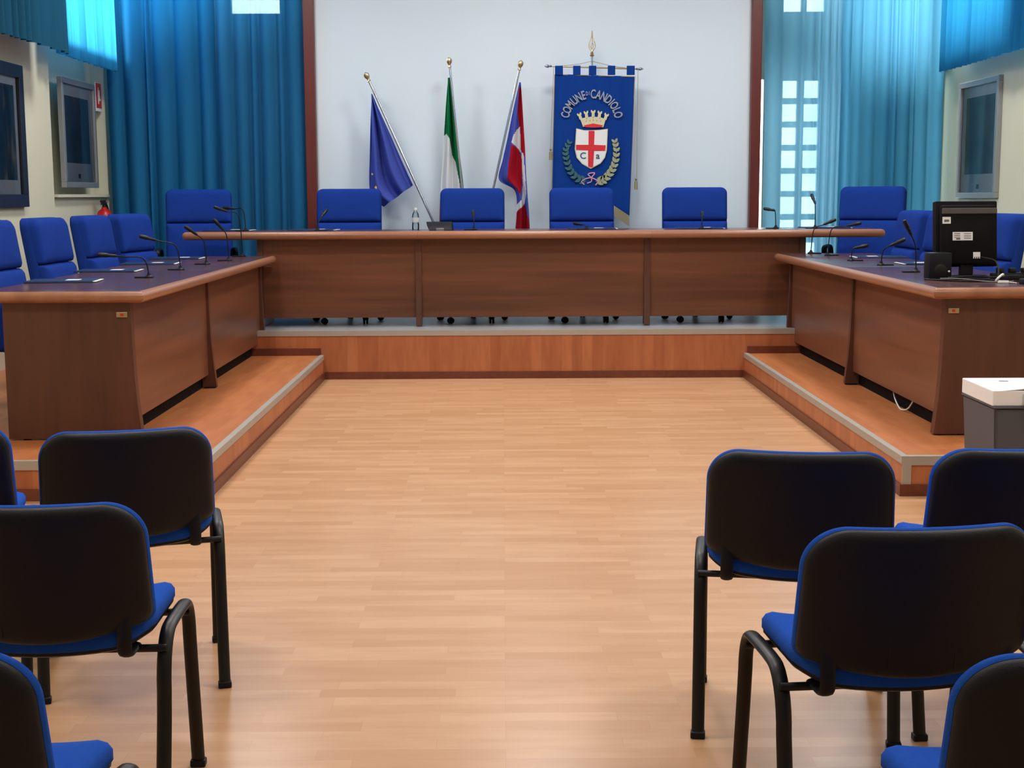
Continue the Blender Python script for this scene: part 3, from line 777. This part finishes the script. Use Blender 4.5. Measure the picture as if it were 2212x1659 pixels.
# hanging tabs
for a, b in ((1199, 1216), (1238, 1254), (1272, 1288), (1313, 1329), (1354, 1371)):
    p0, p1 = q(a, 144), q(b, 146); z0 = q(a, 162)[1]
    bobj('hanging_tab', B(p0[0], p1[0], YB_ - .012, YB_ + .012, z0, p0[1] + .008, bev=.003), M['gonf'])
bm = bmesh.new()
tube(bm, [Vector((q(1198, 161)[0], YB_ - .004, q(1198, 161)[1])), Vector((q(1371, 166)[0], YB_ - .004, q(1371, 166)[1]))], .004, 6)
tube(bm, [Vector((q(1198, 161)[0], YB_ - .004, q(1198, 161)[1])), Vector((q(1191, 468)[0], YB_ - .004, q(1191, 468)[1]))], .0035, 6)
tube(bm, [Vector((q(1371, 166)[0], YB_ - .004, q(1371, 166)[1])), Vector((q(1359, 467)[0], YB_ - .004, q(1359, 467)[1]))], .0035, 6)
bobj('piping', bm, M['dgold'])
# crossbar and finials
a, b = Vector((q(1192, 143)[0], YB_, q(1192, 143)[1])), Vector((q(1374, 149)[0], YB_, q(1374, 149)[1]))
bobj('crossbar', tube(bmesh.new(), [a, b], .007, 10), M['brass'], True)
for e, s in ((a, -1), (b, 1)):
    d = Vector((s, 0, 0)); bobj('bar_finial', lathe(bmesh.new(), [(.006, 0), (.014, .01), (.007, .02), (.018, .035), (.012, .055), (.001, .07)], e, 14, d.to_track_quat('Z', 'Y').to_matrix().to_4x4()), M['silver'], True)
px_ = q(1279, 145)[0]
bobj('pole', tube(bmesh.new(), [Vector((px_ + .02, YB_ + .03, .42)), Vector((px_, YB_ + .02, q(1279, 118)[1]))], .010, 12), M['silver'], True)
bobj('base', lathe(bmesh.new(), [(.17, .4), (.17, .415), (.05, .43), (.03, .47), (.022, .60), (.002, .61)], (px_ + .02, YB_ + .03, 0), 28), M['brass'], True)
# spear finial: open leaf blade on a turned knob
bm = lathe(bmesh.new(), [(.008, 0), (.020, .008), (.022, .016), (.010, .026), (.018, .034), (.008, .045), (.006, .07)], (px_, YB_ + .02, q(1280, 120)[1] - .01), 16)
zc = q(1282, 108)[1] - .02
for s in (-1, 1):
    tube(bm, catmull([(px_, YB_ + .02, zc), (px_ + s * .028, YB_ + .02, zc + .045), (px_ + s * .026, YB_ + .02, zc + .085), (px_ + s * .008, YB_ + .02, zc + .14), (px_, YB_ + .02, zc + .20)], 6), .0042, 8)
    tube(bm, catmull([(px_, YB_ + .02, zc + .03), (px_ + s * .016, YB_ + .02, zc + .06), (px_, YB_ + .02, zc + .09)], 5), .003, 6)
tube(bm, [(px_, YB_ + .02, zc - .01), (px_, YB_ + .02, zc + .15)], .003, 6)
bobj('spear_finial', bm, M['brass'], True)
# cords and tassels
bm = bmesh.new()
top = Vector((px_, YB_ + .005, q(1279, 132)[1]))
for e, mid in ((a, (1240, 140)), (b, (1325, 143))):
    tube(bm, catmull([top, Vector((q(*mid)[0], YB_, q(*mid)[1])), e], 6), .0022, 6)
e = Vector((q(1196, 145)[0], YB_ - .01, q(1196, 145)[1])); tube(bm, [e, Vector((q(1191, 322)[0] - .008, YB_ - .01, q(1191, 322)[1]))], .0022, 6)
e = Vector((q(1378, 150)[0], YB_ - .01, q(1378, 150)[1])); tube(bm, [e, Vector((q(1375, 385)[0], YB_ - .01, q(1375, 385)[1]))], .0022, 6)
bobj('cord', bm, M['dgold'])
for px, py in ((1191, 320), (1375, 384)):
    c = q(px, py)
    bobj('tassel', lathe(bmesh.new(), [(.004, 0), (.013, -.01), (.010, -.022), (.006, -.028), (.015, -.036), (.017, -.11), (.003, -.111)], (c[0] - .006, YB_ - .012, c[1]), 14), M['dgold'], True)
# lettering on an arc
def text_mesh(ch, size):
    cu = bpy.data.curves.new('t', 'FONT'); cu.body = ch; cu.size = size; cu.align_x = 'CENTER'; cu.extrude = .0012; cu.offset = size * .018; cu.resolution_u = 3
    to = bpy.data.objects.new('t', cu); C.objects.link(to); dg = bpy.context.evaluated_depsgraph_get(); dg.update()
    me = bpy.data.meshes.new_from_object(to.evaluated_get(dg)); bpy.data.objects.remove(to); bpy.data.curves.remove(cu)
    return me
def letters(items, name, m):
    """items: (char, size, x, z, angle) ; lies on the banner front"""
    bm = bmesh.new()
    for ch, size, x, z, ang, sx in items:
        me = text_mesh(ch, size)
        me.transform(Matrix.Translation((x, YB_ - .0235, z)) @ Matrix.Rotation(ang, 4, 'Y') @ Matrix.Rotation(PI / 2, 4, 'X') @ Matrix.Diagonal((sx, 1, 1, 1)))
        bm.from_mesh(me); bpy.data.meshes.remove(me)
    return bobj(name, bm, m)
cx, cz = q(1278, 252); R_ = .232
seq = [('C', 1), ('O', 1), ('M', 1.15), ('U', 1), ('N', 1), ('E', .9), ('D', .5), ('I', .32), ('C', 1), ('A', 1), ('N', 1), ('D', 1), ('I', .5), ('O', 1), ('L', .9), ('O', 1)]
tot = sum(w for _, w in seq); acc = 0; items = []
for i, (ch, w) in enumerate(seq):
    f = (acc + w / 2) / tot; acc += w; ang = math.radians(-84 + 168 * f); small_ = i in (6, 7)
    rr = .205 + (.03 if small_ else 0)
    items.append((ch, .05 if small_ else .115, cx + rr * 1.05 * math.sin(ang), cz - .035 + rr * math.cos(ang), ang, .62))
letters(items[:6], 'lettering', M['stitch']); letters(items[6:8], 'lettering', M['stitch']); letters(items[8:], 'lettering', M['stitch'])
# crown
def PQ(pts): return [q(*p) for p in pts]
cr_pts = [(1254, 249), (1263, 273), (1302, 275), (1311, 252), (1305, 250)]
bm = poly(bmesh.new(), PQ([(1253, 257), (1259, 274), (1303, 275), (1308, 258), (1298, 254), (1281, 252), (1264, 254)]), YB_ - .024, YB_ - .012)
for x, y, r in ((1252, 248, -.35), (1266, 244, -.15), (1281, 242, 0), (1295, 244, .15), (1309, 249, .35)):
    c = q(x, y); w, h = .026, .050
    pts = [(-w * .8, h / 2), (-w * .35, h / 2), (-w * .35, h * .3), (w * .35, h * .3), (w * .35, h / 2), (w * .8, h / 2), (w * .8, .1 * h), (w * .5, 0), (w * .55, -h * .7), (-w * .55, -h * .7), (-w * .5, 0), (-w * .8, .1 * h)]
    poly(bm, [(c[0] + p[0] * math.cos(r) + p[1] * math.sin(r), c[1] - p[0] * math.sin(r) + p[1] * math.cos(r) - .008) for p in pts], YB_ - .026, YB_ - .012)
crown = bobj('crown', bm, M['gold'], label='pale gold mural crown')
bm = bmesh.new()
for x, y in ((1266, 262), (1274, 261), (1281, 260), (1289, 261), (1297, 262), (1267, 256), (1281, 254), (1295, 256)):
    c = q(x, y); box(bm, c[0] - .003, c[0] + .003, YB_ - .0275, YB_ - .0235, c[1] - .006, c[1] + .006)
o = obj('crown_mark', bm, M['dgold'], crown); o.data.transform(Matrix.Translation(-bn.location))
bm = poly(bmesh.new(), PQ([(1261, 271), (1281, 267), (1302, 271), (1299, 275), (1281, 276), (1264, 275)]), YB_ - .028, YB_ - .012)
o = obj('crown_lining', bm, M['redcl'], crown); o.data.transform(Matrix.Translation(-bn.location))
# shield
sh_out = [(1246, 279), (1262, 283), (1278, 283), (1295, 282), (1311, 280), (1309, 325), (1305, 340), (1296, 352), (1276, 363), (1258, 353), (1247, 340), (1243, 322)]
cxs = sum(p[0] for p in sh_out) / 12; cys = sum(p[1] for p in sh_out) / 12
big = [(cxs + (p[0] - cxs) * 1.05, cys + (p[1] - cys) * 1.04) for p in sh_out]
shd = bobj('shield', poly(bmesh.new(), PQ(sh_out), YB_ - .026, YB_ - .012), M['whitecl'], label='white shield')
for nm, pts, m, ya in (('shield_border', big, 'gold', .023), ('shield_cross', [(1271, 283), (1284, 283), (1283, 313), (1308, 314), (1307, 326), (1283, 326), (1281, 360), (1276, 362), (1270, 359), (1270, 325), (1244, 324), (1244, 313), (1271, 313)], 'redcl', .029)):
    o = obj(nm, poly(bmesh.new(), PQ(pts), YB_ - ya, YB_ - .012), M[m], shd); o.data.transform(Matrix.Translation(-bn.location))
bm = bmesh.new()
for ch, px, py in (('C', 1259, 343), ('a', 1291, 343)):
    c = q(px, py); me = text_mesh(ch, .085); me.transform(Matrix.Translation((c[0], YB_ - .028, c[1])) @ Matrix.Rotation(PI / 2, 4, 'X')); bm.from_mesh(me); bpy.data.meshes.remove(me)
o = obj('shield_letter', bm, M['leafd'], shd); o.data.transform(Matrix.Translation(-bn.location))
# wreath branches and ribbon
def branch(path, m, name, leafL, spread_):
    P = smoothpath([Vector((q(*p)[0], YB_ - .018, q(*p)[1])) for p in path], 8); bm = tube(bmesh.new(), P, .003, 6)
    n = 11
    for k in range(n):
        f = (k + .5) / n; c = sample(P, f); d = (sample(P, min(1, f + .03)) - sample(P, max(0, f - .03))).normalized()
        for s in (-1, 1):
            a = spread_ * s; dd = Vector((d.x * math.cos(a) - d.z * math.sin(a), 0, d.x * math.sin(a) + d.z * math.cos(a)))
            nn = Vector((-dd.z, 0, dd.x)); L_ = leafL * (1 - .35 * f); w = L_ * .26
            pts = [c, c + dd * L_ * .35 + nn * w, c + dd * L_ * .75 + nn * w * .7, c + dd * L_, c + dd * L_ * .75 - nn * w * .7, c + dd * L_ * .35 - nn * w]
            poly(bm, [(p.x, p.z) for p in pts], YB_ - .026, YB_ - .012)
    return bobj(name, bm, M[m])
branch([(1286, 392), (1302, 388), (1318, 372), (1328, 350), (1331, 325), (1328, 306)], 'leaf', 'laurel_branch', .074, .6)
branch([(1268, 392), (1248, 385), (1232, 368), (1224, 345), (1222, 325), (1229, 308)], 'leafd', 'oak_branch', .068, .65)
bm = bmesh.new()
for path in ([(1277, 384), (1270, 376), (1284, 374), (1277, 384)], [(1277, 384), (1266, 386), (1256, 392), (1262, 399)], [(1277, 384), (1286, 388), (1292, 392), (1286, 400)], [(1277, 384), (1277, 392), (1268, 396)]):
    tube(bm, smoothpath([Vector((q(*p)[0], YB_ - .024, q(*p)[1])) for p in path], 6), .0035, 6, r2=.006, side=(1, 0, 1))
bobj('ribbon', bm, M['pink'])

# ------------------------------------------------------------------ pictures on the side walls
def picture(name, label, x, y0, y1, z0, z1, sx, fm, artm, fwid, matw, thick=.045, tilt=0):
    """flat picture on a side wall; sx=+1 faces +X"""
    t = thing(name, label, 'picture', (x, (y0 + y1) / 2, z0)); w = y1 - y0; h = z1 - z0
    bm = bmesh.new()
    def bb(ya, yb_, za, zb_, d0, d1): a, b = sorted((sx * d0, sx * d1)); box(bm, a, b, ya, yb_, za, zb_, bev=.004)
    bb(-w / 2, w / 2, 0, fwid, 0, thick); bb(-w / 2, w / 2, h - fwid, h, 0, thick); bb(-w / 2, -w / 2 + fwid, fwid, h - fwid, 0, thick); bb(w / 2 - fwid, w / 2, fwid, h - fwid, 0, thick)
    obj('frame', bm, fm, t)
    a, b = sorted((0, sx * .014)); obj('picture_mat', B(a, b, -w / 2 + fwid, w / 2 - fwid, fwid, h - fwid), M['matb'], t)
    a, b = sorted((sx * .014, sx * .017)); q_ = fwid + matw
    obj('image', B(a, b, -w / 2 + q_, w / 2 - q_, q_ + matw * .7, h - q_), artm, t)
    a, b = sorted((sx * .024, sx * .027)); bm = bmesh.new(); c_ = [bm.verts.new((sx * .026, u, v)) for u, v in ((-w / 2 + fwid, fwid), (w / 2 - fwid, fwid), (w / 2 - fwid, h - fwid), (-w / 2 + fwid, h - fwid))]
    bm.faces.new(c_ if sx > 0 else c_[::-1]); obj('glass', bm, M['glass'], t)
    return t, w, h
def art(name, c0, c1, c2, scale, st=(1, 1, 1)):
    m = bpy.data.materials.new(name); m.use_nodes = True; n = m.node_tree.nodes; l = m.node_tree.links; b = n['Principled BSDF']
    t = n.new('ShaderNodeTexCoord'); mp = n.new('ShaderNodeMapping'); mp.inputs['Scale'].default_value = st; l.new(t.outputs['Object'], mp.inputs['Vector'])
    ns = n.new('ShaderNodeTexNoise'); ns.inputs['Scale'].default_value = scale; ns.inputs['Detail'].default_value = 5; l.new(mp.outputs['Vector'], ns.inputs['Vector'])
    r = n.new('ShaderNodeValToRGB'); r.color_ramp.elements[0].color = c0; r.color_ramp.elements[0].position = .38; r.color_ramp.elements[1].color = c2; r.color_ramp.elements[1].position = .75
    e = r.color_ramp.elements.new(.56); e.color = c1
    l.new(ns.outputs['Fac'], r.inputs['Fac']); l.new(r.outputs['Color'], b.inputs['Base Color']); b.inputs['Roughness'].default_value = .5
    return m
picture('framed_picture', 'large dark painting in a wide navy frame, cut off by the left picture edge', XL, 10.18, 11.29, 1.44, 2.55, 1, M['navy'],
        art('dark_forest_art', lin(18, 24, 34), lin(52, 60, 58), lin(150, 130, 96), 3.5, (1, 3, 1)), .10, .065)
t, w, h = picture('framed_picture', 'silver-framed grey picture below the glowing cyan valance on the left wall', XL - .03, 12.36, 13.36, 1.60, 2.56, 1, M['silverf'],
        art('grey_photo_art', lin(52, 60, 76), lin(72, 82, 98), lin(120, 128, 140), 3), .05, .10)
obj('caption_mark', B(.0142, .0172, -.03, .03, .085, .125), M['navy'], t)
t, w, h = picture('framed_picture', 'silver-framed picture with window reflections in its glass, on the right wall above the monitor', XR, 12.46, 13.52, 1.47, 2.55, -1, M['silverf'],
        art('grey_print_art', lin(70, 78, 84), lin(92, 100, 106), lin(110, 116, 120), 3), .05, .10)
obj('caption_mark', B(-.0172, -.0142, -.03, .03, .085, .125), M['navy'], t)
# extinguisher sign and extinguisher
t = thing('wall_sign', 'red and white fire-equipment sign beside the silver-framed picture on the left wall', 'sign', (-3.93, 13.60, 2.33))
obj('plate', B(-.05, -.042, -.09, .09, 0, .27), M['paper'], t); t.location.x = XL - .03
for ch in t.children: ch.data.transform(Matrix.Translation((.05, 0, 0)))
obj('red_field', B(.008, .010, -.085, .085, .03, .265), M['signred'], t)
bm = B(.010, .0115, -.03, .0, .07, .20, bev=0); box(bm, .010, .0115, -.02, -.008, .20, .225); box(bm, .010, .0115, .01, .05, .10, .12); box(bm, .010, .0115, .02, .035, .12, .2)
obj('pictogram', bm, M['paper'], t)
t = thing('fire_extinguisher', 'red fire extinguisher with black hose hanging at the far left corner, only its top seen', 'fire extinguisher', (XL + .07, 13.30, .93))
obj('body', lathe(bmesh.new(), [(.06, 0), (.075, .015), (.075, .40), (.06, .45), (.025, .475), (.025, .49)]), M['extred'], t, True)
bm = lathe(bmesh.new(), [(.018, .49), (.018, .52), (.03, .525), (.03, .535)]); box(bm, -.012, .012, -.09, .02, .535, .555); box(bm, -.012, .012, -.07, .02, .512, .526)
tube(bm, catmull([(0, .02, .52), (0, .09, .50), (.02, .11, .35), (.02, .09, .12)], 6), .011, 8)
obj('valve', bm, M['extblk'], t, True)
obj('bracket', B(-.09, -.07, -.03, .03, .3, .36), M['extblk'], t)

# ------------------------------------------------------------------ folders, microphones, monitor and small things
def make_folder():
    t = thing('folder', '', 'folder')
    obj('cover', B(-.20, .20, -.15, .15, 0, .006, bev=.002), M['folder'], t)
    obj('flap', B(-.197, .197, -.147, .147, .0065, .010, bev=.001), M['folder'], t)
    obj('paper_sheet', B(.10, .215, -.14, .13, .0035, .0065), M['paper'], t)
    obj('title_label', B(.02, .10, -.05, .05, .010, .0107), M['paper'], t)
    return t
fo = make_folder(); ff = True
def folder(x, y, z, rz, label, group):
    global ff
    if ff: fo.location = (x, y, z); fo.rotation_euler = (0, 0, math.radians(rz)); tag(fo, label, 'folder', group); ff = False; return
    dup(fo, (x, y, z), math.radians(rz), label, group)
gf = 'navy folders on the left table'
folder(-2.64, 8.36, 1.0155, 6, 'navy folder lying nearest on the left table', gf)
folder(-2.69, 9.50, 1.0155, 4, 'navy folder second nearest on the left table, paper sticking out', gf)
folder(-2.66, 10.50, 1.0155, 5, 'navy folder third nearest on the left table', gf)
folder(-2.66, 11.38, 1.0155, 2, 'navy folder farthest on the left table, before the last chair', gf)
gf = 'navy folders on the right table'
folder(2.98, 11.0, 1.0155, 176, 'navy folder with white sheets on the right table, in front of its far chair', gf)
folder(3.05, 9.95, 1.0155, 178, 'navy folder on the right table lying just behind the speaker box', gf)
gf = 'navy folders on the centre table'
for x, lb in ((-2.40, 'at its left wing, before the curtain-side chair'), (-1.66, 'before the chair nearest the left post'), (.78, 'before the chair in front of the banner'), (1.72, 'before the chair by the right post'), (2.82, 'at its right wing, left of the turned chair')):
    folder(x, 12.25, ZT + .0005, 90 + random.uniform(-4, 4) if False else random.uniform(-3, 3), 'thin navy folder on the centre table ' + lb, gf)
def mic(x, y, z, hx, hy, hz, label, group, bend=.5):
    t = thing('gooseneck_microphone', label, 'microphone', (x, y, z), 0, group)
    obj('base', box(lathe(bmesh.new(), [(.028, 0), (.028, .008), (.012, .018), (.009, .03)], n=18), -.085 if hx < x else .0, .0 if hx < x else .085, -.022, .022, 0, .009, bev=.002), M['black'], t, True)
    d = Vector((hx - x, hy - y, hz - z)); L_ = Vector((d.x, d.y, 0))
    p = [Vector((0, 0, .02)), Vector((0, 0, 0)) + L_ * .10 + Vector((0, 0, d.z * bend)), L_ * .5 + Vector((0, 0, d.z * (bend * .5 + .5))), d]
    P = catmull(p, 8); dd = (P[-1] - P[-7]).normalized(); c = P[-1] - dd * .092; obj('gooseneck', tube(bmesh.new(), P[:-5] + [c], .0042, 8), M['black'], t, True)
    dd = (P[-1] - P[-7]).normalized(); c = P[-1] - dd * .092
    obj('mic_head', lathe(bmesh.new(), [(.006, -.02), (.010, -.01), (.011, .03), (.0145, .04), (.0145, .085), (.010, .095), (.002, .097)], c, 12, dd.to_track_quat('Z', 'Y').to_matrix().to_4x4()), M['blackm'], t, True)
    return t
gm = 'gooseneck microphones on the left table'; z1 = 1.015
mic(-2.212, 8.70, z1, -2.50, 8.62, 1.165, 'black gooseneck microphone nearest on left table, bent low to the left', gm, .8)
mic(-2.224, 9.61, z1, -2.48, 9.55, 1.25, 'black gooseneck microphone second on left table, its head before a chair seam', gm, .7)
mic(-2.206, 10.37, z1, -2.34, 10.3, 1.30, 'black gooseneck microphone third on left table', gm, .6)
mic(-2.152, 10.94, z1, -2.25, 10.9, 1.34, 'black gooseneck microphone fourth on left table, leaning slightly', gm, .6)
mic(-2.185, 11.70, z1, -2.40, 11.66, 1.43, 'black gooseneck microphone farthest on left table, head above the centre table wing', gm, .8)
gm = 'gooseneck microphones on the right table'
mic(2.599, 11.75, z1, 2.80, 11.75, 1.30, 'black gooseneck microphone farthest on right table, beside the centre table', gm, .7)
mic(2.648, 11.35, z1, 2.90, 11.3, 1.28, 'black gooseneck microphone second farthest on right table, arching right', gm, .8)
mic(2.616, 10.45, z1, 2.74, 10.45, 1.13, 'short bent black microphone midway on right table, before the folder', gm, .8)
mic(2.657, 9.77, z1, 2.80, 9.7, 1.20, 'black gooseneck microphone on right table leaning toward the far chair', gm, .6)
mic(2.645, 8.90, z1, 2.545, 8.85, 1.345, 'black gooseneck microphone nearest on right table, left of the speaker box', gm, .5)
gm = 'gooseneck microphones on the centre table'
mic(-1.60, 12.07, ZT, -1.53, 12.2, 1.40, 'thin microphone on centre table before the chair nearest the left post', gm, .4)
mic(-.25, 12.07, ZT, -.26, 12.2, 1.38, 'thin upright microphone on centre table before the chair under the tricolour', gm, .6)
mic(.72, 12.07, ZT, .62, 12.2, 1.27, 'low bent microphone on centre table before the banner chair', gm, .7)
mic(1.72, 12.07, ZT, 1.74, 12.2, 1.36, 'thin microphone on centre table before the chair by the right post', gm, .6)
mic(2.36, 12.07, ZT, 2.27, 12.15, 1.39, 'arched microphone on centre table beside the right red post', gm, .9)
mic(2.70, 12.07, ZT, 2.68, 12.15, 1.51, 'tall upright microphone on centre table before the grid window', gm, .7)
mic(-2.22, 12.07, ZT, -2.42, 12.15, 1.42, 'arched microphone on the left wing of the centre table', gm, .9)

# conference unit and bottle on the centre table
t = thing('conference_unit', 'small black desk unit with tilted screen on the centre table', 'desk unit', (-.545, 12.05, ZT), 0)
bm = bmesh.new(); 
v = [(-.09, -.05, 0), (.11, -.05, 0), (.12, .05, 0), (-.09, .05, 0), (-.11, -.02, .045), (.10, -.02, .045), (.11, .05, .075), (-.12, .05, .075)]
vv = [bm.verts.new(p) for p in v]
for f in ((0, 3, 2, 1), (4, 5, 6, 7), (0, 1, 5, 4), (1, 2, 6, 5), (2, 3, 7, 6), (3, 0, 4, 7)): bm.faces.new([vv[i] for i in f])
bmesh.ops.bevel(bm, geom=list(bm.edges), offset=.004, segments=2, affect='EDGES')
obj('housing', bm, M['black'], t, True); obj('foot', B(-.03, .04, -.062, -.045, .0, .02, bev=.003), M['silver'], t)
t = thing('water_bottle', 'clear plastic water bottle on the centre table before the white wall', 'bottle', (-.768, 12.30, ZT))
obj('body', lathe(bmesh.new(), [(.026, 0), (.031, .006), (.031, .05), (.028, .055), (.031, .06), (.031, .115), (.026, .14), (.012, .165), (.011, .175)], n=20), M['bottle'], t, True)
obj('cap', lathe(bmesh.new(), [(.0135, .172), (.0135, .188), (.011, .190)], n=16), M['paper'], t, True)
obj('paper_label', lathe(bmesh.new(), [(.0315, .065), (.0316, .066), (.0316, .105), (.0315, .106)], n=20), M['matb'], t, True)

# monitor seen from behind
t = thing('monitor', 'black computer monitor seen from behind with white stickers, on the right table', 'monitor', (2.775, 8.35, 1.015), math.radians(4))
def tilted(bm): bmesh.ops.rotate(bm, verts=bm.verts, cent=(0, 0, .25), matrix=Matrix.Rotation(math.radians(-6), 3, 'X')); return bm
obj('housing', tilted(box(B(-.19, .19, -.01, .045, .065, .455, bev=.008), -.172, .178, -.045, -.008, .075, .43, bev=.018)), M['case'], t, True)
obj('screen', tilted(B(-.175, .175, .045, .047, .09, .44)), M['blackm'], t)
bm = bmesh.new()
for i in range(1): box(bm, -.165, .172, -.052, -.042, .375, .41, bev=.004)
obj('vent_recess', tilted(bm), mat('dark_grey_vent', lin(74, 70, 70), .6), t)
for x0, x1, z0, z1_, nm in ((-.162, -.112, .318, .358, 'sticker'), (-.10, .022, .218, .268, 'sticker'), (.025, .068, .11, .148, 'sticker')):
    st = obj(nm, tilted(B(x0, x1, -.0475, -.045, z0, z1_)), M['paper'], t); st['label'] = 'white sticker on black casing'
    bm = bmesh.new(); w_ = x1 - x0
    if w_ > .1:
        for k in range(3): box(bm, x0 + .008, x0 + .045, -.0485, -.0473, z1_ - .010 - k * .011, z1_ - .007 - k * .011)
        box(bm, x0 + .02, x0 + .045, -.0485, -.0473, z0 + .006, z0 + .013)
        for k in range(3): box(bm, x0 + .068, x0 + .112, -.0485, -.0473, z1_ - .012 - k * .013, z1_ - .009 - k * .013)
    elif nm and z0 > .3:
        for k in range(9): box(bm, x0 + .010 + k * .0035, x0 + .012 + k * .0035, -.0485, -.0473, z0 + .010, z0 + .024)
    else:
        for k in range(3): box(bm, x0 + .006 + k * .012, x0 + .011 + k * .012, -.0485, -.0473, z0, z0 + .010)
    obj('print', tilted(bm), M['navy'], st)
bm = B(-.04, .04, -.035, .0, .012, .12, bev=.006); obj('stand_neck', bm, M['black'], t)
obj('stand_base', pad(bmesh.new(), rrect(.26, .20, (.06,) * 4), [(0, 0), (0, .008), (.01, .014)], lambda u, v, d: Vector((u, v, d)), .002, 3), M['black'], t, True)
t = thing('speaker_box', 'small black speaker box standing left of the monitor', 'speaker', (2.578, 8.24, 1.015), math.radians(2))
obj('housing', B(-.068, .068, -.05, .05, 0, .155, bev=.008), M['black'], t, True)
obj('cone', lathe(bmesh.new(), [(.035, -.003), (.038, 0), (.030, .003)], (0, -.052, .05), 20, Matrix.Rotation(PI / 2, 4, 'X')), M['blackm'], t, True)
o = obj('knob', lathe(bmesh.new(), [(.006, 0), (.006, .006), (.004, .008)], (.05, -.05, .045), 12, Matrix.Rotation(PI / 2, 4, 'X')), M['paper'], t, True)
# tangle of cables and adapters by the monitor
rnd = random.Random(5)
def cable(name, pts, r, m, label, cat='cable', group=None):
    P = catmull(pts, 8); o = obj(name, tube(bmesh.new(), [p - P[0] for p in P], r, 8), m, smooth=True); o.location = P[0]; return tag(o, label, cat, group)
zt = 1.015 + .005
cable('monitor_cable', [(2.50, 8.05, zt), (2.56, 7.98, zt), (2.66, 7.90, zt), (2.78, 7.92, zt), (2.86, 8.02, zt + .02), (2.88, 8.12, zt + .10), (2.83, 8.24, zt + .12)], .005, M['black'], 'black cable looping from the monitor down over the table')
cable('power_cable', [(2.46, 8.10, zt), (2.55, 8.02, zt), (2.70, 7.98, zt + .01), (2.88, 7.94, zt), (3.00, 7.90, zt), (3.10, 7.96, zt)], .0045, M['black'], 'black power cable stretched along the table in front of the monitor')
cable('power_cable', [(2.60, 8.11, zt + .008), (2.70, 8.05, zt + .02), (2.83, 8.06, zt + .014), (2.95, 8.00, zt + .014), (3.02, 7.86, zt + .0), (3.14, 7.84, zt)], .0045, M['blackm'], 'second black cable crossing the first before the monitor')
cable('grey_cable', [(2.52, 8.00, zt + .010), (2.62, 7.93, zt + .012), (2.74, 7.87, zt), (2.84, 7.84, zt), (2.90, 7.88, zt)], .003, mat('grey_cable_plastic', lin(120, 124, 116), .5), 'thin grey cable at the near edge of the cable tangle')
t = thing('power_adapter', 'black power adapter with leads at the right end of the table', 'adapter', (2.93, 7.98, 1.015), .3)
obj('body', B(-.055, .055, -.03, .03, 0, .035, bev=.006), M['black'], t, True)
obj('lead', tube(bmesh.new(), catmull([(.05, 0, .018), (.10, -.01, .02), (.14, .02, .006), (.20, 0, .006)], 6), .004, 8), M['black'], t, True)
t = thing('power_strip', 'black power strip with plugs lying behind the adapter, right table end', 'power strip', (2.99, 8.14, 1.015), .1)
obj('body', B(-.13, .13, -.028, .028, 0, .038, bev=.006), M['black'], t, True)
for k in range(3): obj('plug', B(-.10 + k * .075, -.06 + k * .075, -.018, .018, .038, .066, bev=.005), M['blackm'], t, True)
cable('white_adapter_lead', [(2.80, 7.88, 1.022), (2.81, 7.87, 1.04), (2.84, 7.89, 1.058), (2.855, 7.92, 1.05)], .007, M['wcable'], 'short white connector lying across the black cables')
t = thing('white_connector', 'white plug connector at the table edge beside the black leads', 'connector', (2.80, 7.76, 1.015), -.5)
obj('body', B(-.03, .03, -.009, .009, 0, .016, bev=.004), M['wcable'], t, True); obj('lead', tube(bmesh.new(), [(.03, 0, .008), (.05, .006, .006), (.07, .002, .005)], .003, 8), M['wcable'], t, True)
t = thing('hand_device', 'small black and silver handheld device at the right picture edge', 'handset', (2.90, 7.68, 1.015), .2)
obj('body', B(-.022, .022, -.05, .05, 0, .03, bev=.008), M['black'], t, True); obj('face', B(-.016, .016, -.04, .02, .03, .032), M['silver'], t)
# white cable below the right table
cable('white_floor_cable', [(2.455, 8.66, .34), (2.452, 8.62, .26), (2.445, 8.50, .212), (2.435, 8.38, .206), (2.44, 8.26, .235), (2.45, 8.18, .31)], .0045, M['wcable'], 'white cable loop hanging below the right table')

# grey bin with a white box of papers
t = thing('grey_bin', 'tall dark grey rectangular bin on the floor beyond the right chairs', 'bin', (2.36, 6.14, 0))
bm = bmesh.new(); v = []
for z, k in ((0, .88), (.60, 1)):
    for sx_, sy_ in ((-1, -1), (1, -1), (1, 1), (-1, 1)): v.append(bm.verts.new((sx_ * .235 * k, sy_ * .215 * k, z)))
for f in ((0, 3, 2, 1), (4, 5, 6, 7), (0, 1, 5, 4), (1, 2, 6, 5), (2, 3, 7, 6), (3, 0, 4, 7)): bm.faces.new([v[i] for i in f])
bmesh.ops.bevel(bm, geom=list(bm.edges), offset=.012, segments=3, affect='EDGES')
obj('body', bm, M['binl'], t, True)
obj('rim', B(-.24, .24, -.22, .22, .592, .602, bev=.004), M['binl'], t)
t = thing('paper_box', 'white open paper box lying on top of the grey bin', 'box', (2.37, 6.13, .602), math.radians(-1))
obj('carton', B(-.25, .25, -.20, .23, 0, .068, bev=.004), M['paper'], t)
bm = bmesh.new(); poly(bm, [(-.24, .06), (-.10, .075), (.0, .069), (.20, .078), (.25, .069), (.25, .071), (.20, .081), (0, .072), (-.10, .079), (-.24, .064)], -.20, -.02)
obj('loose_sheet', bm, M['paper'], t)
bm = B(-.12, .25, -.235, -.198, .005, .055, bev=.003); obj('torn_flap', bm, mat('grey_card', lin(176, 178, 172), .7), t)
obj('print_mark', B(-.12, -.08, .10, .12, .068, .0685), M['navy'], t)
